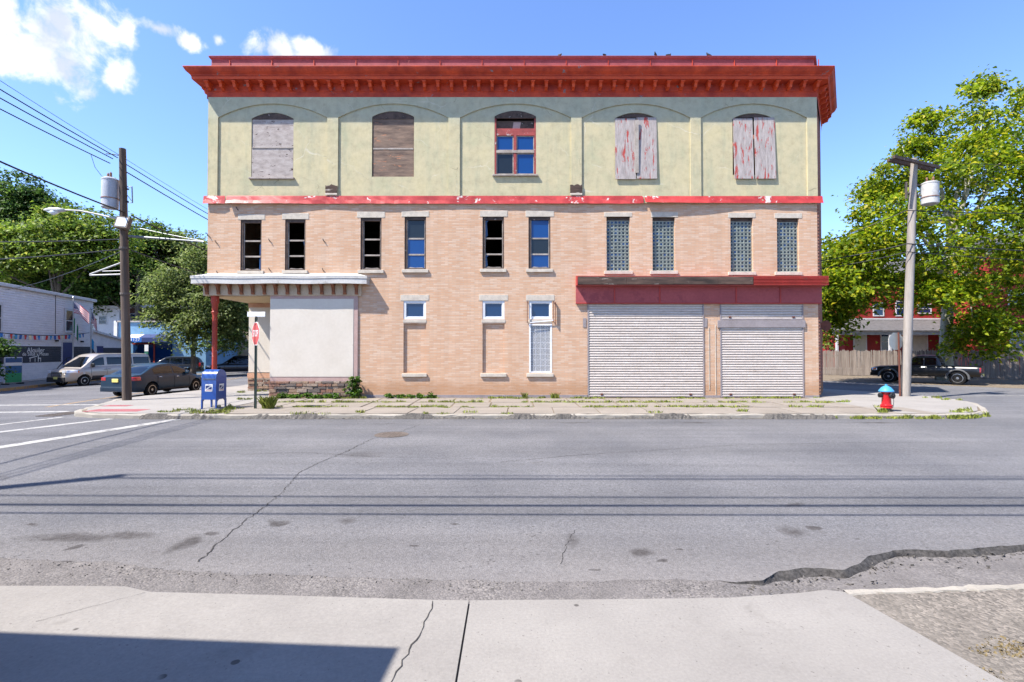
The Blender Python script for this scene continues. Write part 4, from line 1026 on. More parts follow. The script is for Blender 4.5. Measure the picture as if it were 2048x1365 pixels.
for (px, y0, y1) in ((1418, 655, 780), (1431, 650, 795)): x = fx(px, 700); MB().box(x - .012, x + .012, -.02, -.001, max(.1, fz(y1)), fz(y0)).build('conduit', MATS['limestone'], bld)
# rusty round sign on the side wall
sg = thing('wall_sign', 'rusty red octagonal sign sticking out from the right side of the brick building', 'sign', at(1652, 652, 20.6))
mb = MB(); mb.prism([(.23 * math.cos(R(22.5 + 45 * k)), .23 * math.sin(R(22.5 + 45 * k))) for k in range(8)], -.006, .006, 'y'); mb.build('plate', MATS['rust_metal'], sg)
mb = MB(); mb.tube([(-.55, .02, .12), (.05, .02, .12)], .015, 6); mb.tube([(-.55, .02, -.12), (.05, .02, -.12)], .015, 6); mb.build('bracket', MATS['iron_dark'], sg)
# pigeons on the parapet
mk('pigeon_grey', '#4a4c52', '#33353a', 20, .8, 0)
for i, (px, lab) in enumerate([(1120, 'small grey pigeon perched alone over the middle of the parapet'), (1210, 'grey pigeon on the parapet second from the left'), (1313, 'dark pigeon on the parapet, left one of the close pair'),
                               (1339, 'dark pigeon on the parapet, right one of the close pair'), (1420, 'tiny grey pigeon rightmost on the parapet')]):
    t = thing('pigeon', lab, 'bird', (fx(px, 112), BY + .1, pz), R(random.uniform(0, 360)), 'pigeons on the parapet')
    mb = MB(); mb.tube([(-.16, 0, .075), (-.09, 0, .09), (0, 0, .10), (.06, 0, .12), (.09, 0, .16), (.105, 0, .185), (.13, 0, .19)], [.012, .035, .055, .05, .03, .026, .006], 8); mb.build('body', MATS['pigeon_grey'], t, smooth='all')
    mb = MB(); mb.tube([(0, .02, .07), (0, .02, 0)], .006, 5); mb.tube([(0, -.02, .07), (0, -.02, 0)], .006, 5); mb.build('legs', MATS['rust_metal'], t)
# ------------------------------------------------------------------ trees, shrubs, weeds
mk('bark_grey', '#6b6257', '#4d463e', 5, .95, .8, 18, stretch=(1, 1, .35), bdist=.03)
mk('bark_plane', '#8d8a7c', '#a8a593', 2.2, .9, .4, 14, c3='#5b5646', s3=1.6, t3=.56)
leaf_mat('leaf_plane', '#607c12', '#98a41c', '#bcb02e', .55)
leaf_mat('leaf_light', '#587228', '#8aa236', '#a8a84a', .5)
leaf_mat('leaf_mid', '#466226', '#728e38', '#8e9c48', .5)
leaf_mat('leaf_dark', '#365222', '#5a7a30', '#768c42', .5)
leaf_mat('leaf_olive', '#50622e', '#7e8c4a', '#9aa066', .5)
leaf_mat('leaf_weed', '#2f5010', '#557a1a', '#7a9030', .4)
mk('stem_green', '#5d6d2c', '#4c5a24', 8, .9, 0)

def leaf_object(name, pos, nrm, size, mat, parent=None, aspect=.62, seed=0):
    g_ = np.random.default_rng(seed); N_ = len(pos)
    nrm = nrm / (np.linalg.norm(nrm, axis=1, keepdims=True) + 1e-9)
    t = g_.normal(size=(N_, 3)); t -= (t * nrm).sum(1, keepdims=True) * nrm; t /= np.linalg.norm(t, axis=1, keepdims=True) + 1e-9
    s = np.cross(nrm, t); size = np.asarray(size).reshape(-1, 1)
    fold = .22 * size * nrm
    v = np.empty((N_, 4, 3)); v[:, 0] = pos - t * size * .5; v[:, 1] = pos + s * size * aspect * .5 + fold; v[:, 2] = pos + t * size * .55; v[:, 3] = pos - s * size * aspect * .5 + fold
    me = bpy.data.meshes.new(name); me.vertices.add(N_ * 4); me.vertices.foreach_set('co', v.reshape(-1))
    me.loops.add(N_ * 4); me.loops.foreach_set('vertex_index', np.arange(N_ * 4, dtype=np.int32))
    me.polygons.add(N_); me.polygons.foreach_set('loop_start', np.arange(0, N_ * 4, 4, dtype=np.int32))
    me.polygons.foreach_set('loop_total', np.full(N_, 4, dtype=np.int32)); me.update(calc_edges=True)
    return link(name, me, mat, parent)
def crown(blobs, clumps_per_m3, per, clump_r, leaf, seed, hollow=2.4):
    """leaves in flattened clumps spread through ellipsoids: returns positions, normals, sizes"""
    g_ = np.random.default_rng(seed); P, Nn, S = [], [], []
    for (c, r_) in blobs:
        c = np.array(c); r_ = np.array(r_); n = max(13, int(clumps_per_m3 * 4.19 * r_.prod()))
        d = g_.normal(size=(n, 3)); d /= np.linalg.norm(d, axis=1, keepdims=True)
        cc = c + d * r_ * (g_.random((n, 1)) ** (1 / hollow)) * g_.uniform(.86, 1.12, (n, 1))
        k = g_.integers(int(per * .6), int(per * 1.4), n); idx = np.repeat(np.arange(n), k); m = len(idx)
        off = g_.normal(size=(m, 3)) * np.array([1, 1, .5]) * clump_r * g_.uniform(.6, 1.3, (n, 1))[idx] * .55
        tilt = (d * np.array([1, 1, .2]))[idx]
        off[:, 2] -= .35 * (off * tilt).sum(1)                 # sprays droop outwards
        P.append(cc[idx] + off); Nn.append(np.array([0, 0, .75]) + .55 * tilt + g_.normal(size=(m, 3)) * .5); S.append(leaf * g_.uniform(.5, 1.45, m))
    return np.concatenate(P), np.concatenate(Nn), np.concatenate(S)
def tree(name, label, base, blobs, mat, bark, trunk_r, trunk_h, seed, dens=.5, per=42, clump_r=.95, leaf=.3, group=None, limbs=7, lean=(0, 0)):
    t = thing(name, label, 'tree', base, 0, group); b0 = Vector(base); r = random.Random(seed)
    lb = [((c[0] - b0.x, c[1] - b0.y, c[2] - b0.z), r_) for c, r_ in blobs]
    mb = MB(); top = Vector((lean[0], lean[1], trunk_h)); pts = [Vector((0, 0, -.15))]
    for i in range(1, 9): f = i / 8; pts.append(Vector((lean[0] * f + r.uniform(-.05, .05) * f, lean[1] * f, trunk_h * f)))
    mb.tube(pts, [trunk_r * (1.35 if i == 0 else 1 - .55 * i / 8) for i in range(9)], 12)
    mb.build('trunk', bark, t, smooth='all')
    mb = MB()
    for k in range(limbs):
        c, r_ = lb[k % len(lb)]; f = r.uniform(.45, .98); p0 = top * f; end = Vector(c) + Vector((r.uniform(-.6, .6) * r_[0], r.uniform(-.6, .6) * r_[1], r.uniform(-.3, .6) * r_[2]))
        mid = p0.lerp(end, .5) + Vector((r.uniform(-.4, .4), r.uniform(-.4, .4), r.uniform(0, .8))); R0 = trunk_r * (1 - .5 * f) * .55
        mb.tube([p0, p0.lerp(mid, .5) + Vector((0, 0, .1)), mid, mid.lerp(end, .5) + Vector((0, 0, .15)), end], [R0, R0 * .8, R0 * .6, R0 * .4, R0 * .12], 7)
        for q in range(3):
            a = mid.lerp(end, r.uniform(0, .7)); e2 = a + Vector((r.gauss(0, 1), r.gauss(0, 1), r.uniform(-.1, 1))) * r_[0] * .45
            mb.tube([a, a.lerp(e2, .5) + Vector((0, 0, .1)), e2], [R0 * .35, R0 * .22, R0 * .06], 5)
    mb.build('branches', bark, t, smooth='all')
    P, Nn, S = crown(lb, dens, per, clump_r, leaf, seed)
    leaf_object('crown', P, Nn, S, mat, t, seed=seed)
    return t
def B(px, py, Y, rx, ry, rd=None):                             # ellipsoid seen at a pixel of the photo, radii in photo pixels at that distance
    k = Y / FPX; return (tuple(at(px, py, Y)), (rx * k, (rd if rd else (rx + ry) / 2) * k, ry * k))
# plane tree by the fence on the right
tree('plane_tree', 'tall yellow-green plane tree with pale mottled trunk behind the black pickup', (28.7, 33.2, -.1),
     [B(1950, 250, 33, 85, 80), B(2060, 300, 34, 90, 90), B(1880, 330, 33, 85, 70), B(1800, 400, 33, 70, 60), B(1960, 400, 35, 120, 90), B(2080, 430, 33, 90, 90), B(1740, 470, 32, 60, 55), B(1690, 540, 32, 48, 55), B(1770, 560, 32, 70, 60),
      B(1880, 520, 32, 80, 70), B(1990, 540, 31, 80, 60), B(1850, 245, 33, 28, 22), B(1745, 378, 33, 22, 20), B(1965, 182, 33, 28, 22), B(2060, 200, 34, 40, 30), B(1960, 640, 31, 50, 40), B(1690, 620, 32, 35, 50), B(1820, 300, 33, 30, 26), B(1945, 690, 31, 55, 28), B(2070, 600, 31, 60, 40), B(1760, 490, 28, 70, 50), B(1700, 570, 28.5, 48, 45), B(1850, 420, 28, 80, 60), B(1930, 330, 29, 80, 70), B(1960, 470, 27.5, 80, 55), B(2050, 520, 27, 70, 60), B(1860, 590, 28.5, 60, 36), B(1990, 300, 30, 70, 60), B(1715, 500, 30, 62, 56), B(1668, 510, 31, 30, 40), B(1675, 600, 30, 44, 60), B(1735, 440, 31, 50, 45), B(1790, 360, 31, 50, 45), B(1720, 580, 30, 55, 40), B(1800, 490, 30, 60, 50), B(1830, 565, 30, 60, 30), B(1662, 560, 30, 32, 50), B(1665, 640, 30.5, 26, 50), B(1930, 590, 29, 60, 35), B(1985, 660, 29, 45, 40)],
     MATS['leaf_plane'], MATS['bark_plane'], .42, 11.5, 21, .36, 84, .84, .24, limbs=18, lean=(.6, 0))
# trees on the left, far to near
TL = [('dark_tree', 'dark rounded tree rising highest at the far left edge', (-58, 62, -.5), [B(40, 395, 62, 55, 42), B(75, 420, 62, 60, 45), B(10, 430, 62, 60, 55), B(60, 480, 62, 80, 55)], 'leaf_dark', 3),
      ('broad_tree', 'broad pale green tree behind the grey siding building', (-50, 55, -.5), [B(110, 460, 55, 75, 42), B(180, 455, 56, 60, 38), B(60, 500, 54, 80, 50), B(150, 510, 55, 80, 48), B(220, 500, 56, 50, 45), B(10, 520, 54, 60, 50)], 'leaf_light', 4),
      ('shade_tree', 'dark shaded tree over the low houses left of the utility pole', (-45, 60, -.5), [B(160, 570, 58, 80, 42), B(225, 560, 60, 60, 48), B(90, 560, 58, 60, 40), B(215, 610, 63, 70, 40), B(120, 600, 62, 70, 40), B(250, 640, 64, 50, 40), B(40, 560, 60, 60, 40), B(300, 600, 66, 60, 50)], 'leaf_dark', 5),
      ('tall_tree', 'mid green tree right behind the utility pole with the sky above', (-43, 64, -.5), [B(285, 490, 64, 55, 48), B(330, 500, 65, 55, 42), B(265, 550, 64, 50, 50), B(310, 560, 64, 60, 50)], 'leaf_mid', 6),
      ('olive_tree', 'olive green tree whose crown meets the left edge of the brick building', (-40, 66, -.5), [B(375, 500, 66, 50, 42), B(400, 550, 66, 50, 60), B(355, 560, 66, 45, 50), B(440, 600, 64, 50, 70)], 'leaf_olive', 7),
      ('street_tree', 'dense street tree in front of the blue shop', (-27.4, 43.0, -.45), [B(390, 560, 43, 55, 50), B(340, 590, 42, 45, 45), B(350, 640, 42, 50, 40), B(420, 620, 42, 60, 60), B(460, 640, 43, 40, 50), B(385, 670, 41, 55, 38), B(325, 560, 43, 32, 30), B(415, 510, 43, 35, 35), B(470, 600, 43, 45, 60), B(460, 680, 43, 40, 30), B(310, 610, 42, 32, 30), B(440, 550, 43, 45, 40)], 'leaf_olive', 8)]
for nm, lab, base, bl, mt, sd in TL:
    near_ = nm == 'street_tree'
    tree(nm, lab, base, bl, MATS[mt], MATS['bark_grey'], .22 if near_ else .4, 6.0 if near_ else 12, sd, 1.1 if near_ else .5, 60 if near_ else 80, .7 if near_ else 1.2, .22 if near_ else .34, group='trees along the left', limbs=9)
tree('back_tree', 'shaded dark tree filling the gap right of the red canopy post', (-23.5, 50, -.45), [B(470, 640, 49, 45, 55), B(430, 660, 49.5, 40, 45), B(500, 600, 50, 50, 60)], MATS['leaf_dark'], MATS['bark_grey'], .2, 5, 33, .7, 60, .9, .26, group='trees along the left')
tree('garden_tree', 'dark green garden tree seen between the brick building and the red house', (29.5, 47, -.1), [B(1662, 620, 46, 26, 50), B(1675, 680, 46, 26, 30), B(1655, 560, 47, 30, 40)], MATS['leaf_mid'], MATS['bark_grey'], .2, 5, 31, .6, 40, .8, .3)
tree('young_tree', 'small leafy tree cut by the left edge of the photo in front of the siding', (-30.3, 28.5, -.4), [B(-16, 690, 28.5, 28, 28), B(-16, 735, 28.5, 22, 26), B(2, 700, 28.3, 12, 12)], MATS['leaf_dark'], MATS['bark_grey'], .06, 2.2, 32, 4, 40, .45, .16, limbs=5)
# far wood beyond the street, one mass
P, Nn, S = crown([((x, 88 + 4 * math.sin(x), 4 + 2.5 * math.sin(x * .37)), (7, 5, 7)) for x in range(-96, 90, 9)], .12, 34, 1.6, .7, 77)
tag(leaf_object('far_wood', P, Nn, S, MATS['leaf_dark'], seed=77), 'distant belt of dark woodland closing the streets', 'woodland', kind='stuff')

# shrub, creepers and weeds on the far pavement
def leafy(name, label, cat, loc, blobs, dens, per, cr, leaf, mat, seed, group=None, stems=6):
    t = thing(name, label, cat, loc, 0, group); P, Nn, S = crown(blobs, dens, per, cr, leaf, seed, 2.0); P[:, 2] = np.abs(P[:, 2]) + .005
    leaf_object('foliage', P, Nn, S, mat, t, .75, seed)
    r = random.Random(seed); mb = MB()
    for k in range(stems):
        c, r_ = blobs[k % len(blobs)]; e = Vector(c) + Vector((r.uniform(-.5, .5) * r_[0], r.uniform(-.5, .5) * r_[1], r.uniform(0, .5) * r_[2])); s = Vector((c[0] * .6 + r.uniform(-.05, .05), c[1] * .6, 0))
        mb.tube([s, s.lerp(e, .5) + Vector((r.uniform(-.04, .04), 0, .03)), e], [.008, .006, .003], 5)
    mb.build('stems', MATS['stem_green'], t); return t
leafy('wall_shrub', 'green leafy shrub against the corner of the cream panel', 'shrub', (fx(712, 780), 19.72, 0), [((0, 0, .45), (.36, .2, .38)), ((-.05, 0, .2), (.4, .22, .2)), ((.1, 0, .7), (.22, .15, .18))], 90, 30, .09, .075, MATS['leaf_weed'], 41)
leafy('creeper', 'low creeper spreading along the stone base under the cream panel', 'plant', (fx(620, 790), 19.6, 0), [((x, .05 * math.sin(x * 9), .08), (.22, .16, .10 + .06 * math.sin(x * 5 + 1))) for x in (-.95, -.6, -.25, .1, .45, .8, 1.15)], 120, 22, .08, .07, MATS['leaf_weed'], 42, 'creepers at the foot of the wall')
leafy('creeper', 'low creeper at the brick wall foot below the bricked-up windows', 'plant', (fx(830, 790), 19.65, 0), [((x, .0, .07), (.22, .14, .09 + .05 * math.sin(x * 4))) for x in (-.9, -.5, -.1, .3, .7)], 120, 20, .08, .07, MATS['leaf_weed'], 43, 'creepers at the foot of the wall')
mk('blade', '#6d7f2c', '#8d8f3c', 6, .8, 0)
def blades(name, spots, seed, mat, parent=None):
    """spots: (x, y, z, radius, count, height); joined grass blades"""
    g_ = np.random.default_rng(seed); V = []
    for (x, y, z, rad, n, h) in spots:
        a = g_.uniform(0, 2 * np.pi, n); rr = rad * np.sqrt(g_.random(n)); bx, by = x + rr * np.cos(a), y + rr * np.sin(a) * .6
        hh = h * g_.uniform(.4, 1.25, n); la = g_.uniform(0, 2 * np.pi, n); lean = hh * g_.uniform(.1, .8, n); w = .006 + .004 * g_.random(n)
        base = np.stack([bx, by, np.full(n, z)], 1); side = np.stack([-np.sin(la) * w, np.cos(la) * w, np.zeros(n)], 1)
        mid = base + np.stack([np.cos(la) * lean * .35, np.sin(la) * lean * .35, hh * .6], 1); tip = base + np.stack([np.cos(la) * lean, np.sin(la) * lean, hh], 1)
        V.append(np.stack([base - side, base + side, mid + side * .8, tip, mid - side * .8], 1))
    V = np.concatenate(V); n = len(V)
    me = bpy.data.meshes.new(name); me.vertices.add(n * 5); me.vertices.foreach_set('co', V.reshape(-1)); me.loops.add(n * 5); me.loops.foreach_set('vertex_index', np.arange(n * 5, dtype=np.int32))
    me.polygons.add(n); me.polygons.foreach_set('loop_start', np.arange(0, n * 5, 5, dtype=np.int32)); me.polygons.foreach_set('loop_total', np.full(n, 5, dtype=np.int32)); me.update(calc_edges=True)
    return link(name, me, mat, parent)
r = random.Random(12); sp = []
for x in np.arange(-9.2, 12.2, .11):
    for (yy, k) in ((16.56, .8), (18.12, 1.0), (19.62, .55)):
        if math.sin(x * 1.9 + yy * 2) + .8 * math.sin(x * .7 + yy) + r.gauss(0, .5) > .6 - k: sp.append((x + r.uniform(-.05, .05), yy + r.gauss(0, .07), -.005, .13, r.randrange(18, 55), r.uniform(.03, .10)))
for (px, py, rad, n, h) in [(600, 828, .3, 60, .08), (640, 830, .3, 40, .06), (940, 826, .25, 60, .08), (885, 828, .2, 40, .06), (1310, 826, .25, 60, .08), (1485, 824, .2, 70, .10), (720, 826, .15, 60, .1), (845, 832, .1, 40, .08), (1015, 828, .2, 40, .06)]:
    p = gz(px, py, 0); sp.append((p.x, max(p.y, 14.85), -.005, rad, n, h))
for k in range(46):
    x = r.uniform(9.4, 14.4); sp.append((x, 14.72 + (0 if x < 13.4 else (x - 13.4) * .5) + r.gauss(0, .04), -.12, .14, r.randrange(20, 60), r.uniform(.05, .13)))
for (px, py) in [(340, 825), (365, 822), (390, 826), (420, 828), (440, 822), (465, 820), (490, 800), (480, 786), (520, 784), (470, 815), (452, 826), (1870, 797), (1890, 800), (1940, 822), (1930, 826)]:
    p = gz(px, py, 0)
    for k in range(4): sp.append((p.x + r.gauss(0, .2), p.y + r.gauss(0, .12), 0, .12, 30, r.uniform(.05, .12)))
tag(blades('grass', sp, 5, MATS['blade']), 'grass and small weeds in the pavement joints', 'grass', kind='stuff')
for (px, py, h, n, rad, lab) in [(537, 818, .38, 260, .2, 'tall bright weed tuft right of the stop sign'), (1110, 797, .2, 120, .16, 'small weed tuft at the wall below the lattice window'), (1050, 797, .22, 60, .12, 'thin dry weed at the wall left of the lattice window'), (1765, 826, .14, 90, .16, 'weed tuft around the hydrant foot')]:
    p = gz(px, py, 0); t = thing('weed', lab, 'weed', (p.x, min(p.y, 19.75), 0), 0, 'weeds in the pavement')
    blades('leaves', [(0, 0, 0, rad, n, h)], int(px), MATS['blade'], t)
sp = [(gz(px, py, ZN).x, gz(px, py, ZN).y, ZN - .012, .14, 70, .015) for px, py in [(2010, 1285), (2035, 1300), (1985, 1300), (1960, 1345)]]
tag(blades('dry_straw', sp, 9, MATS['straw']), 'dry straw lying on the pebbled pavement in the corner', 'straw', kind='stuff')
# ------------------------------------------------------------------ vehicles (local frame: x forward, y left, origin on the ground)
def paint(name, c, metal=.35, coat=.7):
    m, nt, b = node_mat(name); v = coords(nt)
    col = mixc(nt, 1.0, lin(c), ramp(nt, noise(nt, v, 1.5, 5), [(.3, .9), (.7, 1.06)]), 'MULTIPLY')
    sp = nt.nodes.new('ShaderNodeSeparateXYZ'); nt.links.new(v, sp.inputs[0])
    dust = mth(nt, 'MULTIPLY', ramp(nt, sp.outputs[2], [(.25, .16), (.6, 0.0)]), noise(nt, v, 6, 4))
    col = mixc(nt, dust, col, lin('#8a8378'))
    nt.links.new(col, b.inputs['Base Color']); b.inputs['Metallic'].default_value = metal; b.inputs['Roughness'].default_value = .32; b.inputs['Coat Weight'].default_value = coat; b.inputs['Coat Roughness'].default_value = .05
    MATS[name] = m; return m
paint('paint_silver', '#9f978c', .3); paint('paint_navy', '#1b2f40', .0, .12); MATS['paint_navy'].node_tree.nodes['Principled BSDF'].inputs['Specular IOR Level'].default_value = .25; paint('paint_black', '#08090b', .0, .25); paint('paint_charcoal', '#17191d', .3); paint('paint_darkblue', '#0d1424', .3)
plain('tyre', '#151516', .85, 0, .2); plain('rim_alloy', '#a9abad', .3, .9); plain('trim_black', '#17181a', .6); plain('chrome', '#c9cbcd', .15, 1.0); plain('plate_yellow', '#d8c56a', .5)
plain('lamp_clear', '#d5dade', .1, .2, .8, 1.0); plain('lamp_red', '#a51a1c', .2, 0, .6, 1.0); plain('lamp_amber', '#d2661c', .2, 0, .6, 1.0); plain('dark_seam', '#08090a', .8); plain('plastic_grey', '#4a4b4d', .7)
glass_mat('car_glass', '#05080a', 1.5, .02)
def curve_fn(pts, k=.05):
    xs, ys = [p[0] for p in pts], [p[1] for p in pts]
    return lambda x: float(np.mean([np.interp(x + d, xs, ys) for d in (-k, -k / 2, 0, k / 2, k)]))
def make_car(name, label, cat, loc, rz, sp, group=None):
    t = thing(name, label, cat, loc, rz, group)
    L_, W, zb, wr, wx = sp['L'], sp['W'], sp['zb'], sp['wr'], sp['wx']
    x0, x1 = -L_ / 2, L_ / 2
    top = curve_fn(sp['top'], sp.get('k', .05)); plan = curve_fn(sp['plan'], .06); dropf = curve_fn(sp['drop'], .001) if 'drop' in sp else (lambda x: 0.0)
    P = MATS[sp['paint']]; ra = wr + .07
    low = curve_fn(sp['low'], .04) if 'low' in sp else (lambda x: zb)
    FR = [(0, 0), (.88, 0), (.955, .10), (.99, .32), (1.0, .52), (.985, .76), (.945, .93), (.88, 1.0)]
    def archz(x):
        z = -1
        for q in wx:
            if abs(x - q) < ra: z = max(z, wr + math.sqrt(ra * ra - (x - q) ** 2))
        return z
    def sec(x):
        w, zt, zl, az = plan(x) * W, top(x), low(x), archz(x); out = []
        for (f, h) in FR: out.append((w * f, min(max(zl + h * (zt - zl), az), zt - .015 * (1 - h))))
        d = dropf(x); out.append((w * .86, zt - d)); out.append((w * .45, zt - d + sp.get('crown', .03) * .75 * (d < .01))); out.append((0, zt - d + sp.get('crown', .03) * (d < .01)))
        return out
    xs = sorted(set([x0, x0 + .02] + [round(v, 3) for v in np.arange(x0 + .05, x1, .05)] + [x1 - .02, x1] + [q + s * ra * f for q in wx for s in (-1, 1) for f in (.999, .97, .9)]))
    rows = []
    for x in xs:
        s_ = sec(x); rows.append([(x, y, z) for y, z in s_] + [(x, -y, z) for y, z in reversed(s_[:-1])])
    mb = MB(); mb.grid(rows); mb.add(rows[0], [tuple(range(len(rows[0]) - 1))]); mb.add(rows[-1], [tuple(reversed(range(len(rows[-1]) - 1)))])
    body = mb.build('body', P, t, smooth=True)
    def body_y(x, z):
        s_ = [q for q in sec(x)[1:8]]; zs = [q[1] for q in s_]; return float(np.interp(z, zs, [q[0] for q in s_]))
    def side_patch(nm, xa, xb, zlo, zhi, mat, parent=body, off=.007, n=8, m=4, sides=(1, -1)):
        for s in sides:
            mb = MB(); rr = []
            for i in range(n + 1):
                x = xa + (xb - xa) * i / n; a = zlo(x) if callable(zlo) else zlo; b = zhi(x) if callable(zhi) else zhi
                rr.append([(x, s * (body_y(x, a + (b - a) * j / m) + off), a + (b - a) * j / m) for j in range(m + 1)])
            mb.grid(rr); o = mb.build(nm, mat, parent, smooth='all')
            so = o.modifiers.new('s', 'SOLIDIFY'); so.thickness = .012; so.offset = -1 if s > 0 else 1; so.offset = 0
    # greenhouse
    roof = curve_fn(sp['roof'], .06); g0, g1 = sp['roof'][0][0], sp['roof'][-1][0]; tum = sp.get('tum', .30)
    def gsec(x):
        zb_ = top(x) - .02; h = max(roof(x) - zb_, .002); wb = plan(x) * W * .915
        return wb, zb_, h
    def gpt(x, s):
        wb, zb_, h = gsec(x)
        if s <= 1: return (wb - tum * h * s * (.75 + .25 * s), zb_ + h * .90 * s)
        f = s - 1; w1 = wb - tum * h
        return (w1 * (1 - f) if f > .12 else w1 - .35 * f * w1 * .8, zb_ + h * (.90 + .10 * min(1, f * 3.2) ** .6) + .015 * f)
    S = [0, .12, .3, .5, .7, .88, 1.0, 1.04, 1.1, 1.25, 1.5, 1.75, 2.0]
    gx = [g0 + (g1 - g0) * i / 46 for i in range(47)]; rows = []
    for x in gx:
        h_ = [gpt(x, s) for s in S]; rows.append([(x, y, z) for y, z in h_] + [(x, -y, z) for y, z in reversed(h_[:-1])])
    mb = MB(); mb.grid(rows); mb.add(rows[0], [tuple(range(len(rows[0])))]); mb.add(rows[-1], [tuple(reversed(range(len(rows[-1]))))])
    cab = mb.build('cabin', MATS[sp.get('cabin', sp['paint'])], t, smooth=True); G = MATS['car_glass']
    for (xa, xb, sa, sb) in sp['side']:
        for sd in (1, -1):
            mb = MB(); rr = []
            for i in range(13):
                x = xa + (xb - xa) * i / 12; hh = gsec(x)[2]; top_s = min(sb, max(sa + .01, sb))
                rr.append([(x, sd * (gpt(x, sa + (top_s - sa) * j / 5)[0] + .006), gpt(x, sa + (top_s - sa) * j / 5)[1]) for j in range(6)])
            mb.grid(rr); mb.build('side_window', G, cab, smooth='all')
    def glass_top(nm, xa, xb, kk=.86):
        mb = MB(); rr = []
        for i in range(11):
            x = xa + (xb - xa) * i / 10; y1, z1 = gpt(x, 1.1); zc = gpt(x, 2.0)[1]; row = []
            for j in range(-5, 6): f = j / 5; row.append((x, f * y1 * kk, zc - (zc - z1) * f * f + .008))
            rr.append(row)
        mb.grid(rr); return mb.build(nm, G, cab, smooth='all')
    glass_top('windshield', *sp['ws'])
    if 'rw' in sp: glass_top('rear_window', *sp['rw'])
    if sp.get('rear_flat'):
        x = g0; wb, z_, h = gsec(g0 + .04); mb = MB(); mb.prism([(-wb * .8, z_ + h * .15), (wb * .8, z_ + h * .15), (wb * .68, z_ + h * .85), (-wb * .68, z_ + h * .85)], g0 - .02, g0 + .03, 'x'); mb.build('rear_window', G, cab)
    # doors, handles, sills
    for x in sp['seams']: side_patch('door_seam', x - .006, x + .006, low(x) + .08, top(x) - .02, MATS['dark_seam'], off=.002, n=1, m=8)
    for x, z in sp['handles']: side_patch('door_handle', x - .09, x + .09, z, z + .03, MATS['chrome' if sp.get('chrome_handles') else 'trim_black'], off=.03, n=2, m=1)
    side_patch('sill', wx[1] + ra + .03, wx[0] - ra - .03, low(0) + .01, low(0) + sp.get('sill', .10), MATS['trim_black'], off=.004)
    # lamps, grille, bumpers, plates
    side_patch('headlight', x1 - sp['hl'][0], x1 - .06, sp['hl'][1], sp['hl'][2], MATS['lamp_clear'], off=.006)
    if 'amber' in sp: side_patch('indicator', x1 - sp['amber'][0], x1 - sp['amber'][1], sp['amber'][2], sp['amber'][3], MATS['lamp_amber'], off=.009, n=3)
    side_patch('tail_light', x0 + .03, x0 + sp['tl'][0], sp['tl'][1], sp['tl'][2], MATS['lamp_red'], off=.008)
    fw = plan(x1) * W
    def end_box(nm, sgn, y0, y1, z0, z1, mat, pr=.02, par=body):
        xe = x1 if sgn > 0 else x0; mb = MB(); mb.chamfer_box(y0, y1, 0, pr + .03, z0, z1, .008)
        mb.v = [((xe - .03 + b if sgn > 0 else xe + .03 - b), a, c) for a, b, c in mb.v]; return mb.build(nm, mat, par)
    gz0, gz1, gw = sp['grille']
    gr = end_box('grille', 1, -gw, gw, gz0, gz1, MATS['trim_black'], .015)
    for i in range(sp.get('gbars', 2)): z = gz0 + (gz1 - gz0) * (i + .7) / (sp.get('gbars', 2) + .4); end_box('grille_bar', 1, -gw + .01, gw - .01, z - .018, z + .018, MATS['chrome'], .035, gr)
    for s in (1, -1):
        end_box('headlight', 1, s * (gw + .03) if s > 0 else -fw * .97, fw * .97 if s > 0 else -(gw + .03), sp['hl'][1] + .02, sp['hl'][2] - .01, MATS['lamp_clear'], .01)
        end_box('tail_light', -1, s * fw * .0 + (plan(x0) * W * .66 if s > 0 else -plan(x0) * W * .97), plan(x0) * W * .97 if s > 0 else -plan(x0) * W * .66, sp['tl'][1] + .01, sp['tl'][2] - .01, MATS['lamp_red'], .01)
    end_box('front_bumper', 1, -fw * .98, fw * .98, low(x1) + .0, sp['bump'][0], MATS[sp.get('bumper', 'trim_black')], .05)
    end_box('rear_bumper', -1, -plan(x0) * W * .98, plan(x0) * W * .98, low(x0) + .0, sp['bump'][1], MATS[sp.get('rbumper', sp.get('bumper', 'trim_black'))], .05)
    end_box('license_plate', 1, -.15, .15, sp['plate'][0], sp['plate'][0] + .15, MATS['plate_yellow'], .065); end_box('license_plate', -1, -.15, .15, sp['plate'][1], sp['plate'][1] + .15, MATS['plate_yellow'], sp.get('rplate', .03))
    xm = sp['mirror'][0]
    for s in (1, -1):
        mb = MB(); yb = body_y(xm, top(xm) - .05); mb.chamfer_box(xm - .06, xm + .06, 0, .2, sp['mirror'][1], sp['mirror'][1] + sp.get('mh', .15), .03); mb.v = [(a, s * (yb - .06 + b), c) for a, b, c in mb.v]; mb.build('mirror', MATS[sp.get('mirror_mat', sp['paint'])], t, smooth=True)
    # wheels
    R90 = Matrix.Rotation(R(-90), 4, 'X')
    mt = MB(); mt.lathe([(wr * .62, -.095), (wr * .80, -.11), (wr * .95, -.10), (wr, -.07), (wr, .07), (wr * .95, .10), (wr * .80, .11), (wr * .62, .095)], 28, R90); tyre = mt.mesh('tyre', True); tyre.materials.append(MATS['tyre'])
    mr = MB(); mr.lathe([(wr * .66, .07), (wr * .66, .102), (wr * .60, .104), (wr * .57, .06), (wr * .2, .055), (wr * .17, .095), (0.001, .1)], 28, R90)
    for k in range(sp.get('spokes', 5)):
        a = 2 * math.pi * k / sp.get('spokes', 5); mr.box(wr * .12, wr * .60, -.028, .028, -.095, -.062, Matrix.Rotation(a, 4, 'Y') @ Matrix.Rotation(0, 4, 'X') @ Matrix(((1, 0, 0, 0), (0, 0, -1, 0), (0, 1, 0, 0), (0, 0, 0, 1))) @ Matrix.Scale(-1, 4, (0, 0, 1)))
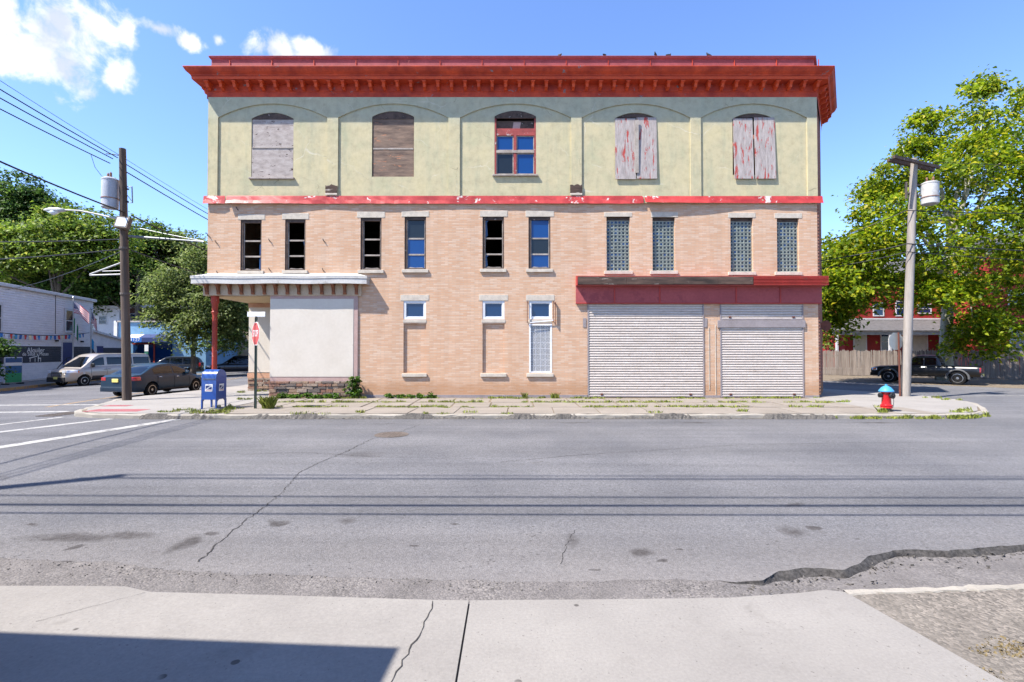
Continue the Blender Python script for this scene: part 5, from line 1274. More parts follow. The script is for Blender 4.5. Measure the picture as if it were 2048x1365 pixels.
    rim = mr.mesh('rim', True); rim.materials.append(MATS['rim_alloy'])
    for q in wx:
        for s in (1, -1):
            w_ = link('wheel', tyre, None, t, (q, s * (W - .13), wr), (0, 0, 0 if s > 0 else math.pi)); link('rim', rim, None, w_)
    if 'flare' in sp:
        for q in wx:
            for s in (1, -1):
                mb = MB(); rr = []
                for i in range(17):
                    a = R(-5) + R(190) * i / 16; rr.append([(q + math.cos(a) * (ra + d), s * (W * plan(q) * .985 + o_), wr + math.sin(a) * (ra + d)) for d, o_ in ((-.01, -.02), (-.01, .05), (.05, .045), (.09, -.01))])
                mb.grid(rr); mb.build('fender_flare', MATS['plastic_grey'], t, smooth='all')
    return t
VAN = dict(L=5.9, W=1.0, zb=.36, wr=.36, wx=(1.95, -1.75), paint='paint_silver', k=.09, top=[(-2.95, 1.28), (-2.8, 1.32), (1.45, 1.28), (1.8, 1.22), (2.5, 1.10), (2.8, .98), (2.95, .80)], plan=[(-2.95, .93), (-2.75, .99), (2.0, 1.0), (2.55, .94), (2.85, .80), (2.95, .70)],
           roof=[(-2.93, 1.3), (-2.9, 1.95), (-2.75, 2.1), (0.4, 2.13), (0.9, 2.08), (1.15, 1.94), (2.15, 1.14)], tum=.16, side=[(.62, 1.45, .10, .80), (-1.4, .42, .12, .78), (-2.75, -1.5, .12, .78)], ws=(1.22, 2.05), rear_flat=1, seams=(1.55, .5, -.75), handles=[(.62, 1.05), (.35, 1.05)],
           hl=(.62, .88, 1.06), amber=(.66, .58, .9, 1.0), tl=(.12, .85, 1.3), grille=(.66, .96, .42), gbars=3, bump=(.62, .62), plate=(.5, .75), mirror=(1.42, 1.22), mirror_mat='trim_black', mh=.26, sill=.30, low=[(-2.95, .40), (-2.5, .36), (2.4, .36), (2.95, .32)], spokes=8)
SEDAN = dict(L=4.62, W=.88, zb=.24, wr=.315, wx=(1.40, -1.30), paint='paint_navy', k=.10, top=[(-2.31, .88), (-2.2, .99), (-1.7, 1.02), (.9, .94), (1.3, .90), (2.0, .76), (2.31, .58)], plan=[(-2.31, .78), (-2.15, .90), (-1.7, .98), (1.3, .99), (1.9, .92), (2.2, .78), (2.31, .66)],
             roof=[(-1.85, 1.0), (-1.2, 1.30), (-.75, 1.44), (-.1, 1.49), (.35, 1.44), (1.25, .94)], tum=.40, side=[(.02, .78, .14, .84), (-1.15, -.06, .14, .84)], ws=(.48, 1.15), rw=(-1.72, -1.02), seams=(.92, -.02, -1.0), handles=[(.18, .84), (-.85, .86)], chrome_handles=1,
             hl=(.5, .62, .74), tl=(.42, .76, .92), grille=(.40, .56, .34), gbars=1, bump=(.36, .50), plate=(.42, .70), mirror=(.78, .94), bumper='paint_navy', low=[(-2.31, .30), (-1.9, .24), (1.9, .22), (2.31, .24)], spokes=10, rplate=.035)
PICKUP = dict(L=5.1, W=.89, zb=.40, wr=.385, wx=(1.65, -1.55), paint='paint_black', k=.05, top=[(-2.55, 1.06), (-.7, 1.08), (.8, 1.06), (1.0, 1.05), (2.2, .98), (2.5, .90), (2.55, .86)], plan=[(-2.55, .95), (-2.45, 1.0), (2.0, 1.0), (2.4, .93), (2.55, .85)],
              roof=[(-.85, 1.08), (-.74, 1.55), (-.6, 1.68), (.0, 1.70), (.35, 1.66), (1.05, 1.08)], tum=.30, side=[(-.02, .62, .10, .84), (-.62, -.1, .10, .84)], ws=(.46, .98), rear_flat=1, drop=[(-2.55, 0), (-2.46, 0), (-2.45, .45), (-1.0, .45), (-.99, 0), (2.55, 0)], crown=.04,
              seams=(.9, -.1, -.9), handles=[(.06, .9)], hl=(.32, .74, .90), amber=(.30, .1, .78, .88), tl=(.06, .70, 1.0), grille=(.66, .88, .42), gbars=2, bump=(.60, .60), plate=(.46, .5), mirror=(.68, 1.06), bumper='paint_black', rbumper='chrome', sill=.10, flare=1, spokes=6, low=[(-2.55, .48), (2.55, .40)], rplate=.06)
SUV = dict(L=4.9, W=.93, zb=.36, wr=.37, wx=(1.55, -1.35), paint='paint_charcoal', k=.07, top=[(-2.45, 1.08), (.8, 1.06), (1.0, 1.06), (2.1, .98), (2.4, .88), (2.45, .8)], plan=[(-2.45, .9), (-2.25, .98), (1.9, 1.0), (2.3, .90), (2.45, .78)],
           roof=[(-2.42, 1.1), (-2.25, 1.55), (-2.0, 1.76), (-.2, 1.80), (.3, 1.74), (1.15, 1.07)], tum=.30, side=[(.0, .72, .1, .84), (-.98, -.1, .1, .84), (-1.95, -1.08, .1, .84)], ws=(.42, 1.06), rear_flat=1, seams=(.95, -.05, -1.05), handles=[(.15, .98), (-.8, .98)],
           hl=(.45, .76, .92), amber=(.45, .36, .8, .9), tl=(.14, .85, 1.2), grille=(.62, .88, .45), gbars=2, bump=(.58, .60), plate=(.44, .75), mirror=(.75, 1.08), sill=.14, spokes=6)
z_ = zroad
make_car('parked_van', 'silver passenger van parked facing the camera beside the grey siding building', 'van', (-28.4, 34.7, z_(-29)), R(-101), VAN)
make_car('parked_sedan', 'dark blue four door sedan parked with its tail to the camera behind the utility pole', 'car', (-16.95, 24.0, z_(-17)), R(84), SEDAN)
make_car('parked_pickup', 'black pickup truck parked along the wooden fence on the right', 'pickup truck', (25.0, 30.3, -.115), R(133), PICKUP)
make_car('parked_suv', 'charcoal sport utility vehicle parked below the street tree', 'car', (-31.2, 45.8, z_(-30)), R(203), SUV)
d2 = dict(SUV); d2['paint'] = 'paint_darkblue'
make_car('parked_suv', 'dark blue sport utility vehicle right of the red canopy post', 'car', (-24.6, 45.0, z_(-25)), R(200), d2)
# ------------------------------------------------------------------ street furniture
mk('pole_wood', '#5d5046', '#473c35', 5, .95, .7, 20, stretch=(1, 1, .08), bdist=.02)
mk('pole_wood_grey', '#968f88', '#7f7871', 5, .95, .6, 20, stretch=(1, 1, .08), bdist=.02)
mk('galvanised', '#74787b', '#63676b', 4, .45, .1, 20, metal=.5)
mk('transformer_grey', '#a9adb4', '#989ca4', 2.5, .5, .1, 12, c3='#9a7a50', s3=2.2, t3=.68)
mk('white_metal', '#b4b4b2', '#a09f9c', 4, .5, .1, 20)
mk('insulator', '#8d6a58', '#7a5a4b', 8, .3, 0)
plain('wire_black', '#121315', .6); plain('sign_red', '#b04c48', .4, 0, .5); plain('sign_white', '#d5d5d2', .45); plain('sign_post_green', '#3c4a42', .6, .3); plain('sign_back', '#9b9d98', .5, .5); plain('mail_blue', '#123f86', .3, 0, .5, .4); plain('mail_navy', '#16275c', .5); plain('hydrant_red', '#b3141c', .35, 0, .5, .4); plain('hydrant_blue', '#3f88b0', .4, 0, .5, .3); plain('hydrant_black', '#17181a', .6)
plain('lens_glass', '#c9cfd2', .15, 0, .6, .6)

def transformer(parent, c, r_=.26, h=1.0, mat='transformer_grey', side=1):
    mb = MB(); mb.lathe([(r_ * .9, 0), (r_, .03), (r_, h * .90), (r_ * 1.04, h * .91), (r_ * 1.04, h * .95), (r_ * .75, h), (.02, h + .03)], 18, Matrix.Translation(c)); tr = mb.build('transformer', MATS[mat], parent, smooth=True)
    for (dx, dy) in ((.08, -.08), (-.1, .02)):
        mb = MB(); mb.lathe([(.045, 0), (.05, .04), (.03, .06), (.05, .09), (.03, .11), (.045, .14), (.02, .2)], 8, Matrix.Translation((c[0] + dx, c[1] + dy, c[2] + h))); mb.build('bushing', MATS['insulator'], tr, smooth=True)
    mb = MB(); mb.lathe([(r_ * 1.07, h * .30), (r_ * 1.07, h * .33)], 18, Matrix.Translation(c)); mb.build('hoop', MATS['insulator'], tr)
    return tr
lp = gz(254, 801, .0); ltop = at(245, 298, lp.y)
pl = thing('utility_pole', 'dark wooden utility pole with street lamp arm and transformer at the left corner', 'utility pole', (lp.x, lp.y, 0))
lean = Vector((ltop.x - lp.x, 0, ltop.z)); H = ltop.z
def ax(z): return lean * (z / H)
mb = MB(); mb.tube([ax(-.1), ax(2), ax(4), ax(6), ax(8), ax(H)], [.150, .144, .138, .13, .122, .11], 14); mb.build('shaft', MATS['pole_wood'], pl, smooth=True)
Y0 = lp.y
def loc(px, py, dy=0): v = at(px, py, Y0 + dy); return Vector((v.x - lp.x, dy, v.z))
transformer(pl, loc(222, 418) + Vector((0, -.05, 0)), .27, 1.15)
mb = MB(); mb.box(-.28, -.05, -.03, .03, loc(240, 380).z, loc(240, 380).z + .05); mb.box(-.28, -.05, -.03, .03, loc(240, 405).z, loc(240, 405).z + .05); mb.build('hanger', MATS['iron_dark'], pl)
mb = MB(); a = loc(248, 440); mb.tube([a, loc(225, 436), loc(190, 428), loc(160, 422), loc(128, 420)], [.035, .035, .032, .03, .028], 8); arm = mb.build('lamp_arm', MATS['white_metal'], pl, smooth='all')
h0, h1 = loc(130, 421), loc(88, 420); mb = MB(); mb.tube([h0, h0.lerp(h1, .3), h0.lerp(h1, .7), h1], [.05, .10, .10, .03], 10); mb.build('lamp_head', MATS['white_metal'], arm, smooth='all')
mb = MB(); mb.tube([h0.lerp(h1, .3) - Vector((0, 0, .05)), h0.lerp(h1, .55) - Vector((0, 0, .09)), h0.lerp(h1, .85) - Vector((0, 0, .04))], [.06, .11, .03], 10); mb.build('lamp_lens', MATS['lens_glass'], arm, smooth='all')
c = loc(255, 449); M_ = Matrix.Translation(c + Vector((0, -.22, 0))) @ Matrix.Rotation(R(-14), 4, 'X') @ Matrix.Rotation(R(6), 4, 'Y')
mb = MB(); mb.box(-.25, .25, -.07, .1, -.22, .22, M_); fl = mb.build('floodlight', MATS['iron'], pl); mb = MB(); mb.box(-.2, .2, -.078, -.071, -.17, .17, M_); mb.build('lens', MATS['lens_glass'], fl)
mb = MB(); mb.tube([loc(258, 473), loc(330, 478, 0), loc(408, 484, 0)], [.05, .04, .026], 8); mb.tube([loc(256, 452), loc(330, 468), loc(408, 483)], .014, 6); mb.build('mast_arm', MATS['galvanised'], pl)
mb = MB(); mb.tube([loc(245, 525), loc(180, 549)], .03, 6); mb.tube([loc(245, 549), loc(180, 551)], .03, 6); mb.tube([loc(245, 542), loc(205, 543)], .02, 6); mb.tube([loc(247, 520), loc(247, 560)], .035, 6); mb.build('bracket_arm', MATS['white_metal'], pl)
mb = MB(); mb.tube([loc(248, 374), loc(264, 374), loc(265, 406), loc(248, 405)], .022, 6); mb.tube([loc(250, 385), loc(263, 402)], .012, 6); mb.build('standoff_bracket', MATS['galvanised'], pl)
mb = MB(); mb.tube([loc(243, 312), loc(225, 309), loc(212, 308)], .016, 6); mb.build('pin_arm', MATS['iron_dark'], pl)
for z in (497, 588): mb = MB(); q = loc(251, z); mb.lathe([(.165, -.04), (.165, .04)], 14, Matrix.Translation(ax(q.z))); mb.build('steel_band', MATS['iron'], pl)
# right pole
rp_ = gz(1811, 793, .0); rtop = at(1828, 318, rp_.y)
pr = thing('utility_pole', 'pale grey wooden utility pole with double crossarm and white transformer on the right corner', 'utility pole', (rp_.x, rp_.y, 0)); Y0 = rp_.y; lp2 = lp; lp = rp_
lean = Vector((rtop.x - rp_.x, 0, rtop.z)); H = rtop.z
mb = MB(); mb.tube([ax(-.1), ax(2), ax(4), ax(6), ax(8), ax(H)], [.168, .162, .155, .147, .138, .12], 14); mb.build('shaft', MATS['pole_wood_grey'], pr, smooth=True)
for (px, py, dy) in ((1834, 325, -.13), (1823, 331, .13)):
    c = loc(px, py, dy); h = Vector((1.4, .58, 0)); n = Vector((-.02, .05, 0)); u = Vector((0, 0, .06)); a, b = c - h, c + h
    mb = MB(); mb.add([a - n - u, a + n - u, a + n + u, a - n + u, b - n - u, b + n - u, b + n + u, b - n + u], [(0, 1, 2, 3), (7, 6, 5, 4), (0, 4, 5, 1), (1, 5, 6, 2), (2, 6, 7, 3), (3, 7, 4, 0)]); mb.build('crossarm', MATS['dark_wood'], pr)
mb = MB(); mb.tube([loc(1797, 328, .1), loc(1820, 350)], .015, 6); mb.build('brace', MATS['iron_dark'], pr)
transformer(pr, loc(1856, 411) + Vector((0, -.1, 0)), .30, .92, 'white_metal')
mb = MB(); z0, z1 = loc(1826, 393).z, loc(1826, 372).z
mb.box(-.1, .45, -.05, .05, z0, z0 + .05, Matrix.Translation(ax(z0) - Vector((0, 0, 0)) * 1 - Vector((0, 0, z0)) + Vector((0, 0, z0)) - Vector((0, 0, z0)))); mb.box(-.1, .45, -.05, .05, z1, z1 + .05, Matrix.Translation((ax(z1).x, 0, 0))); mb.box(-.32, -.26, -.04, .04, z0 - .1, z1 + .15, Matrix.Translation((ax(z1).x, 0, 0))); mb.box(-.3, .1, -.03, .03, z0 + .1, z0 + .15, Matrix.Translation((ax(z1).x, 0, 0)))
mb.build('mount', MATS['iron'], pr)
LP, RP = Vector((lp2.x, lp2.y, 0)), Vector((rp_.x, rp_.y, 0))
# near pole out of frame on the left: its shadow and its wires' shadows cross the street
npole = thing('utility_pole', 'wooden utility pole on the near pavement whose shadow lies across the street', 'utility pole', (-14.3, 3.7, -.15))
mb = MB(); mb.tube([(0, 0, -.1), (0, 0, 4), (0, 0, 8), (0, 0, 12.7)], [.19, .17, .155, .13], 12); mb.build('shaft', MATS['pole_wood'], npole, smooth=True)
def wire(label, pts, sag=.3, r_=.012, n=14):
    pts = [Vector(p) for p in pts]; out = []
    for a, b in zip(pts, pts[1:]):
        k = n if (b - a).length > 3 else 4
        for i in range(k): f = i / k; p = a.lerp(b, f); p.z -= sag * ((b - a).length / 20) * 4 * f * (1 - f); out.append(p)
    out.append(pts[-1]); o0 = out[0].copy(); mb = MB(); mb.tube([p - o0 for p in out], r_, 5, False)
    o = mb.build('overhead_wire', MATS['wire_black'], None, loc=o0); return tag(o, label, 'wire', 'overhead wires')
Z = lambda py, px=248: at(px, py, LP.y).z
for i, (zz, lab) in enumerate([(12.35, 'uppermost wire along the near side of the street, throwing the farthest shadow'), (11.7, 'second wire along the near side of the street'), (9.0, 'third wire along the near side, first of the lower three'), (7.8, 'thick cable along the near side of the street'), (6.9, 'lowest cable along the near side of the street')]):
    wire(lab, [(-14.3, 3.9, zz), (22, 3.9 + .15 * (i % 2), zz + .1), (40, 3.9, zz)], .25, (.022, .034, .024, .04, .024)[i])
T = Vector((-16.4, 52, 0))
wire('thin top wire from the left pole up to the photo edge', [LP + Vector((-.5, 0, Z(308))), (-15.6, 3.9, 12.0)], .35, .008)
wire('upper wire from the left pole to the near pole', [LP + Vector((-.4, -.1, Z(318))), (-14.9, 3.9, 10.9)], .3, .018)
wire('second wire from the left pole to the near pole', [LP + Vector((-.5, -.2, Z(322))), (-14.6, 3.9, 10.2)], .3, .018)
wire('third wire from the left pole to the near pole', [LP + Vector((-.6, -.2, Z(331))), (-14.3, 3.9, 9.5)], .3, .018)
wire('thick sagging cable from the left pole to the near pole', [LP + Vector((-.1, -.1, Z(427))), (-14.3, 3.9, 8.6)], .5, .028)
wire('thin wire running back from the left pole above the trees', [LP + Vector((-.5, 0, Z(308))), T + Vector((-.6, 0, 9.1))], .3, .008)
wire('upper wire running back from the left pole along the side street', [LP + Vector((-.3, .1, Z(325))), T + Vector((0, 0, 8.7))], .35, .018)
wire('lower wire running back from the left pole along the side street', [LP + Vector((-.3, .1, Z(340))), T + Vector((0, 0, 8.4))], .35, .022)
wire('thick cable running back from the left pole along the side street', [LP + Vector((0, .1, Z(430))), T + Vector((0, 0, 6.6))], .3, .028)
wire('cable crossing the trees left of the pole at lamp height', [LP + Vector((0, 0, Z(478))), (-42, 22, 8.4)], .5, .022)
wire('lower cable crossing the trees left of the pole', [LP + Vector((0, 0, Z(497))), (-42, 22, 6.9)], .6, .025)
wire('pale cable rising from the siding building to the left pole', [LP + Vector((0, 0, Z(496))), (-34.5, 34, 6.0)], .2, .018)
wire('cable running back from the left pole below the mast arm', [LP + Vector((0, .1, Z(500))), T + Vector((.5, 0, 5.6))], .3, .022)
wire('looping drop wire from the upper wires to the left transformer', [at(182, 310, LP.y - .1), at(190, 335, LP.y - .1), at(203, 352, LP.y - .05), at(215, 357, LP.y - .05)], .0, .009)
ZR_ = lambda py, px=1820: at(px, py, RP.y).z
wire('thin wire from the right crossarm down towards the brick building', [RP + Vector((-.3, 0, ZR_(345))), at(1690, 402, 20.6)], .1, .008)
wire('upper cable crossing the plane tree on the right', [at(1641, 487, 21.5), RP + Vector((0, -.2, ZR_(424))), (46, 26, 10.2)], .35, .018)
wire('middle cable crossing the plane tree on the right', [at(1641, 522, 21.5), RP + Vector((0, -.2, ZR_(490))), (46, 26, 7.6)], .35, .022)
wire('lowest cable crossing the plane tree on the right', [at(1641, 538, 21.5), RP + Vector((0, -.2, ZR_(506))), (46, 26, 6.9)], .35, .016)
wire('wire from the right crossarm to the photo edge', [RP + Vector((.8, -.4, ZR_(332))), (46, 27, 12.8)], .3, .01)
lp = lp2

# mailbox
mp_ = gz(424, 818, 0); mbx = thing('mailbox', 'blue street mailbox with rounded top and eagle emblem on the corner pavement', 'mailbox', (mp_.x, mp_.y + .1, .006), R(-3))
w2, d2_, zl, zt = .235, .26, .30, 1.0
prof_ = [(-d2_, zl), (d2_, zl), (d2_, zt)] + [(d2_ * math.cos(R(a)), zt + d2_ * math.sin(R(a))) for a in range(15, 180, 15)] + [(-d2_, zt)]
mb = MB(); mb.prism(prof_, -w2, w2, 'x'); mb.build('body', MATS['mail_blue'], mbx, smooth=True)
mb = MB(); pr2 = [(y * 1.015, z if z < zl + .01 else z + .004) for y, z in prof_]; mb.prism(pr2, w2 + .0005, w2 + .008, 'x'); mb.prism(pr2, -w2 - .008, -w2 - .0005, 'x'); mb.build('end_rims', MATS['mail_blue'], mbx, smooth=True)
for sx in (-1, 1):
    for sy in (-1, 1):
        mb = MB(); xa = sx * w2; mb.prism([(sy * d2_, zl + .001), (sy * (d2_ - .13), zl + .001), (sy * (d2_ - .055), zl - .06), (sy * (d2_ - .045), 0), (sy * d2_, 0)], xa - .02, xa + .02, 'x')
        mb.box(xa - .028, xa + .028, sy * d2_ - .03, sy * d2_ + .03, 0, .012); mb.build('leg', MATS['mail_blue'], mbx)
mb = MB(); mb.box(-w2 + .03, w2 - .03, -d2_ - .016, -d2_ - .001, zt - .05, zt - .03); mb.build('hatch_lip', MATS['galvanised'], mbx)
def emblem(parent, M):                                          # white panel with the stylised eagle head and a red line of lettering
    mb = MB(); mb.prism([(-.125, -.115), (.115, -.115), (.13, .115), (-.11, .115)], -.004, 0, 'y', M); p = mb.build('emblem', MATS['sign_white'], parent)
    mb = MB(); mb.prism([(-.095, .07), (.10, .07), (.10, .055), (-.02, .055), (.035, .03), (-.04, .0), (-.10, -.04), (-.10, -.05), (-.098, .03)], -.0075, -.0045, 'y', M); mb.prism([(.105, .03), (.06, .03), (.03, .0), (-.07, -.05), (.09, -.05)], -.0075, -.0045, 'y', M); mb.build('eagle_mark', MATS['mail_navy'], p)
    mb = MB()
    for k in range(7): mb.box(-.095 + k * .028, -.078 + k * .028, -.0075, -.0045, -.09, -.07, M)
    mb.build('lettering', MATS['sign_red'], p)
emblem(mbx, Matrix.Translation((-.0, -d2_ - .001, .68))); emblem(mbx, Matrix.Translation((w2 + .0085, 0, .68)) @ Matrix.Rotation(R(90), 4, 'Z'))

def octagon(r_): return [(r_ * math.cos(R(22.5 + 45 * k)), r_ * math.sin(R(22.5 + 45 * k))) for k in range(8)]
# stop sign facing us
sp_ = gz(511, 818, 0); ss = thing('stop_sign', 'red STOP sign on a thin green post with a white street name plate on top', 'stop sign', (sp_.x, sp_.y, 0.0))
zc = at(512, 668, sp_.y).z; ztop = at(511, 636, sp_.y).z
mb = MB(); mb.box(-.03, .03, -.012, .012, -.05, ztop); mb.box(-.035, -.028, -.03, .012, -.05, ztop); mb.box(.028, .035, -.03, .012, -.05, ztop); mb.build('post', MATS['sign_post_green'], ss)
M_ = Matrix.Translation((0, -.04, zc)) @ Matrix.Rotation(R(-47), 4, 'Z')
mb = MB(); mb.prism(octagon(.405), 0, .004, 'y', M_); pt = mb.build('plate', MATS['sign_white'], ss)
mb = MB(); mb.prism(octagon(.38), -.003, -.0005, 'y', M_); mb.build('red_face', MATS['sign_red'], pt)
me = text_mesh('STOP', .30, .001, xs=.78); me.transform(M_ @ Matrix.Translation((0, -.005, 0))); link('lettering', me, MATS['sign_white'], pt)
for z in (.3, -.3): mb = MB(); mb.lathe([(.015, 0), (.015, .006)], 8, M_ @ Matrix.Translation((0, -.004, z)) @ Matrix.Rotation(R(90), 4, 'X')); mb.build('bolt', MATS['iron_dark'], pt)
mb = MB(); mb.chamfer_box(-.29, .29, -.01, .01, ztop + .03, ztop + .19, .006); mb.build('name_plate', MATS['sign_white'], ss); mb = MB(); mb.box(-.03, .03, -.02, .02, ztop - .05, ztop + .04); mb.build('clamp', MATS['iron_dark'], ss)
# stop sign seen from behind
q = gz(1789, 792, 0); sb_ = thing('stop_sign', 'grey back of a stop sign on a leaning rusty post beside the right pole', 'stop sign', (q.x, q.y - .3, 0)); tp = at(1797, 665, q.y - .3); zc = at(1794, 683, q.y - .3).z
mb = MB(); mb.tube([(0, 0, -.05), (tp.x - q.x, 0, tp.z)], .035, 6); mb.build('post', MATS['rust_metal'], sb_)
M_ = Matrix.Translation((tp.x - q.x - .06, .05, zc)) @ Matrix.Rotation(R(12), 4, 'Z'); mb = MB(); mb.prism(octagon(.38), 0, .005, 'y', M_); pt = mb.build('plate', MATS['sign_back'], sb_); mb = MB(); mb.prism(octagon(.375), .0055, .007, 'y', M_); mb.build('red_face', MATS['sign_red'], pt)
# hydrant
q = gz(1773, 823, 0); hy = thing('fire_hydrant', 'red fire hydrant with light blue bonnet at the right kerb', 'fire hydrant', (q.x, q.y, .005)); k = .78
mb = MB(); mb.lathe([(.17, 0), (.17, .05), (.13, .06), (.125, .10)], 18); mb.build('base', MATS['hydrant_black'], hy, smooth=True)
mb = MB(); mb.lathe([(.165, .10), (.165, .14), (.14, .15), (.165, .16), (.165, .19), (.13, .21), (.12, .40), (.14, .46), (.14, .56), (.15, .58), (.15, .60)], 18); mb.build('barrel', MATS['hydrant_red'], hy, smooth=True)
mb = MB(); mb.lathe([(.205, .602), (.205, .63), (.18, .66), (.13, .73), (.07, .77), (.035, .785), (.035, .83), (.001, .832)], 18); mb.build('bonnet', MATS['hydrant_blue'], hy, smooth=True)
for a in (0, 180, -75):
    M_ = Matrix.Rotation(R(a), 4, 'Z') @ Matrix.Translation((.10, 0, .49)) @ Matrix.Rotation(R(90), 4, 'Y'); rr = .062 if a != -75 else .08
    mb = MB(); mb.lathe([(rr * .9, 0), (rr * .9, .07), (rr * 1.15, .075), (rr * 1.15, .12), (rr * .4, .125), (rr * .4, .15)], 10, M_); mb.build('nozzle_cap', MATS['hydrant_black'], hy, smooth=True)
mb = MB(); mb.tube([(.2, -.02, .46), (.215, -.02, .3), (.19, -.02, .12)], .008, 5); mb.build('chain', MATS['galvanised'], hy)

# ------------------------------------------------------------------ background buildings
mk('siding_grey', '#d6d4d6', '#cac8cc', 1.4, .7, .1, 20, rand=True); mk('siding_dark', '#3e3f47', '#35363d', 2, .7, .1, 20); mk('trim_white', '#c4c4c6', '#b4b4b6', 3, .6, .1, 20); plain('door_blue', '#23285e', .5)
mk('red_brick_paint', '#8e2420', '#7a1d1b', 1.2, .8, .35, 26); mk('porch_shingle', '#5d5b5c', '#4a4849', 4, .95, .4, 30); mk('porch_wood', '#a39d96', '#8d8780', 3, .8, .2, 20); mk('door_cream', '#b9b3a4', '#a8a294', 3, .6, .1, 20)
mk('fence_wood', '#80766e', '#635a54', 3, .95, .4, 22, stretch=(1, 1, .15), rand=True); mk('blue_render', '#6d93b0', '#5f85a3', 1.5, .85, .1, 20); mk('awning_blue', '#1c62b0', '#17559c', 3, .7, .1, 20); mk('dark_brick', '#5d4038', '#4c342e', 3, .85, .3, 30); mk('beige_render', '#a39682', '#94876f', 2, .85, .1, 20)
def wall_box(px0, py0, px1, py1, Y): return at(px0, py0, Y), at(px1, py1, Y)
def house_window(parent, x0, x1, z0, z1, y, trim='trim_white', f=.09, glass='window_glass'):
    mb = MB(); mb.box(x0 - f, x0, y - .05, y - .001, z0 - f, z1 + f); mb.box(x1, x1 + f, y - .05, y - .001, z0 - f, z1 + f); mb.box(x0, x1, y - .05, y - .001, z0 - f, z0); mb.box(x0, x1, y - .05, y - .001, z1, z1 + f); mb.box(x0, x1, y - .04, y - .001, (z0 + z1) / 2 - .03, (z0 + z1) / 2 + .03)
    w = mb.build('window', MATS[trim], parent); mb = MB(); mb.box(x0, x1, y - .02, y - .002, z0, (z0 + z1) / 2 - .03); mb.box(x0, x1, y - .021, y - .003, (z0 + z1) / 2 + .03, z1); mb.build('pane', MATS[glass], w); return w
# grey siding building: local x runs along its front away from the camera's left, local -y faces the street
A0 = Vector((-33.6, 32.8)); al = R(106); gb = thing('siding_building', 'two storey grey clapboard building with a dark lettered band at the left', 'building', (A0.x, A0.y, -.47), al)
# local: x = along the front (away), y: left of that = away from the street, so the street side is -y
GL, GR_ = -9.0, 11.4; GH = 6.55
mb = MB(); mb.box(GL, GR_, .03, 9, 0, GH); mb.build('wall', MATS['siding_grey'], gb)
mb = MB(); mb.chamfer_box(GL - .1, GR_ + .15, -.25, 9.1, GH + .002, GH + .22, .02); mb.build('roof_edge', MATS['trim_white'], gb)
z = .25; i = 0
while z < GH - .05:
    dark = 1.35 < z < 2.55
    mb = MB(); mb.prism([(.029, z), (-.045, z), (-.048, z + .02), (-.004, z + .165), (.029, z + .168)], GL, GR_, 'x'); o = mb.build('clapboard', MATS['siding_dark' if dark else 'siding_grey'], gb); z += .17
def gd(nm, x0, x1, z0, z1, mat, pr=.09):
    mb = MB(); mb.box(x0 - .1, x1 + .1, -pr, .0, z0, z1 + .12); d = mb.build(nm, MATS['trim_white'], gb); mb = MB(); mb.box(x0, x1, -pr - .02, -pr - .001, z0 + .01, z1); mb.build('leaf', MATS[mat], d); mb = MB(); mb.box(x1 - .15, x1 - .08, -pr - .06, -pr - .021, z0 + 1.0, z0 + 1.08); mb.build('handle', MATS['chrome'], d)
def gpos(px): # distance along the front seen at pixel column px
    u = (px - 1024) / FPX; c_, s_ = math.cos(al), math.sin(al); return (u * A0.y - A0.x) / (c_ - u * s_)
gd('door', gpos(123), gpos(142), .35, 2.95, 'door_blue')
x0, x1 = gpos(129), gpos(143); house_window(gb, x0, x1, 3.9, 5.5, -.05, f=.16, glass='dull_glass'); house_window(gb, gpos(-18), gpos(-2), 3.6, 5.3, -.05, f=.16, glass='dull_glass')
for px in (110, 161): x = gpos(px); mb = MB(); mb.box(x - .1, x + .1, -.2, .0, 3.0, 3.12); mb.build('wall_lamp', MATS['iron_dark'], gb)
mb = MB(); mb.tube([(gpos(108), -.05, GH), (gpos(108.5), -.06, 3.6)], .02, 5); mb.build('cable', MATS['wire_black'], gb)
def wall_text(s, px, z, size, xs=1.0):
    me = text_mesh(s, size, .003, xs=xs); o = link('lettering', me, MATS['sign_white'], gb, (gpos(px), -.062, z)); return o
wall_text('Alquiler', 70, 2.33, .5, 1.25); wall_text('de Sillas y Mesas', 70, 2.05, .36, 1.25)
mb = MB(); xm_ = gpos(70); mb.prism([(xm_ - .75, 1.8), (xm_ + .1, 1.92), (xm_ + .1, 1.86), (xm_ - .75, 1.74)], -.062, -.055, 'y'); [mb.box(xm_ + a, xm_ + a + .05, -.062, -.055, 1.5, 1.77) for a in (-.65, -.1)]; mb.box(xm_ + .25, xm_ + .32, -.062, -.055, 1.5, 2.0); mb.box(xm_ + .25, xm_ + .6, -.0625, -.0555, 1.72, 1.78); mb.box(xm_ + .54, xm_ + .6, -.062, -.055, 1.5, 1.72)
mb.build('furniture_mark', MATS['sign_white'], gb)
mb = MB(); mb.tube([(gpos(84), -.9, .9), (gpos(106), -.9, 1.75), (gpos(114), -.9, 1.75)], .03, 6); [mb.tube([(gpos(p), -.9, 0), (gpos(p), -.9, h_)], .02, 6) for p, h_ in ((85, .95), (105, 1.72))]; mb.build('handrail', MATS['iron_dark'], gb)
# pavement and kerb before it
pv = bpy.data.objects.new('pavement', None)
mb = MB(); mb.box(-14, 26, -2.95, .02, -.1, .14); pv = mb.build('pavement', MATS['concrete_slab']); pv.location = (A0.x, A0.y, -.47); pv.rotation_euler = (0, 0, al); tag(pv, kind='structure')
mb = MB(); mb.box(-14, 26, -3.15, -2.951, -.15, .15); mb.build('kerb', MATS['yellow_line'], pv)
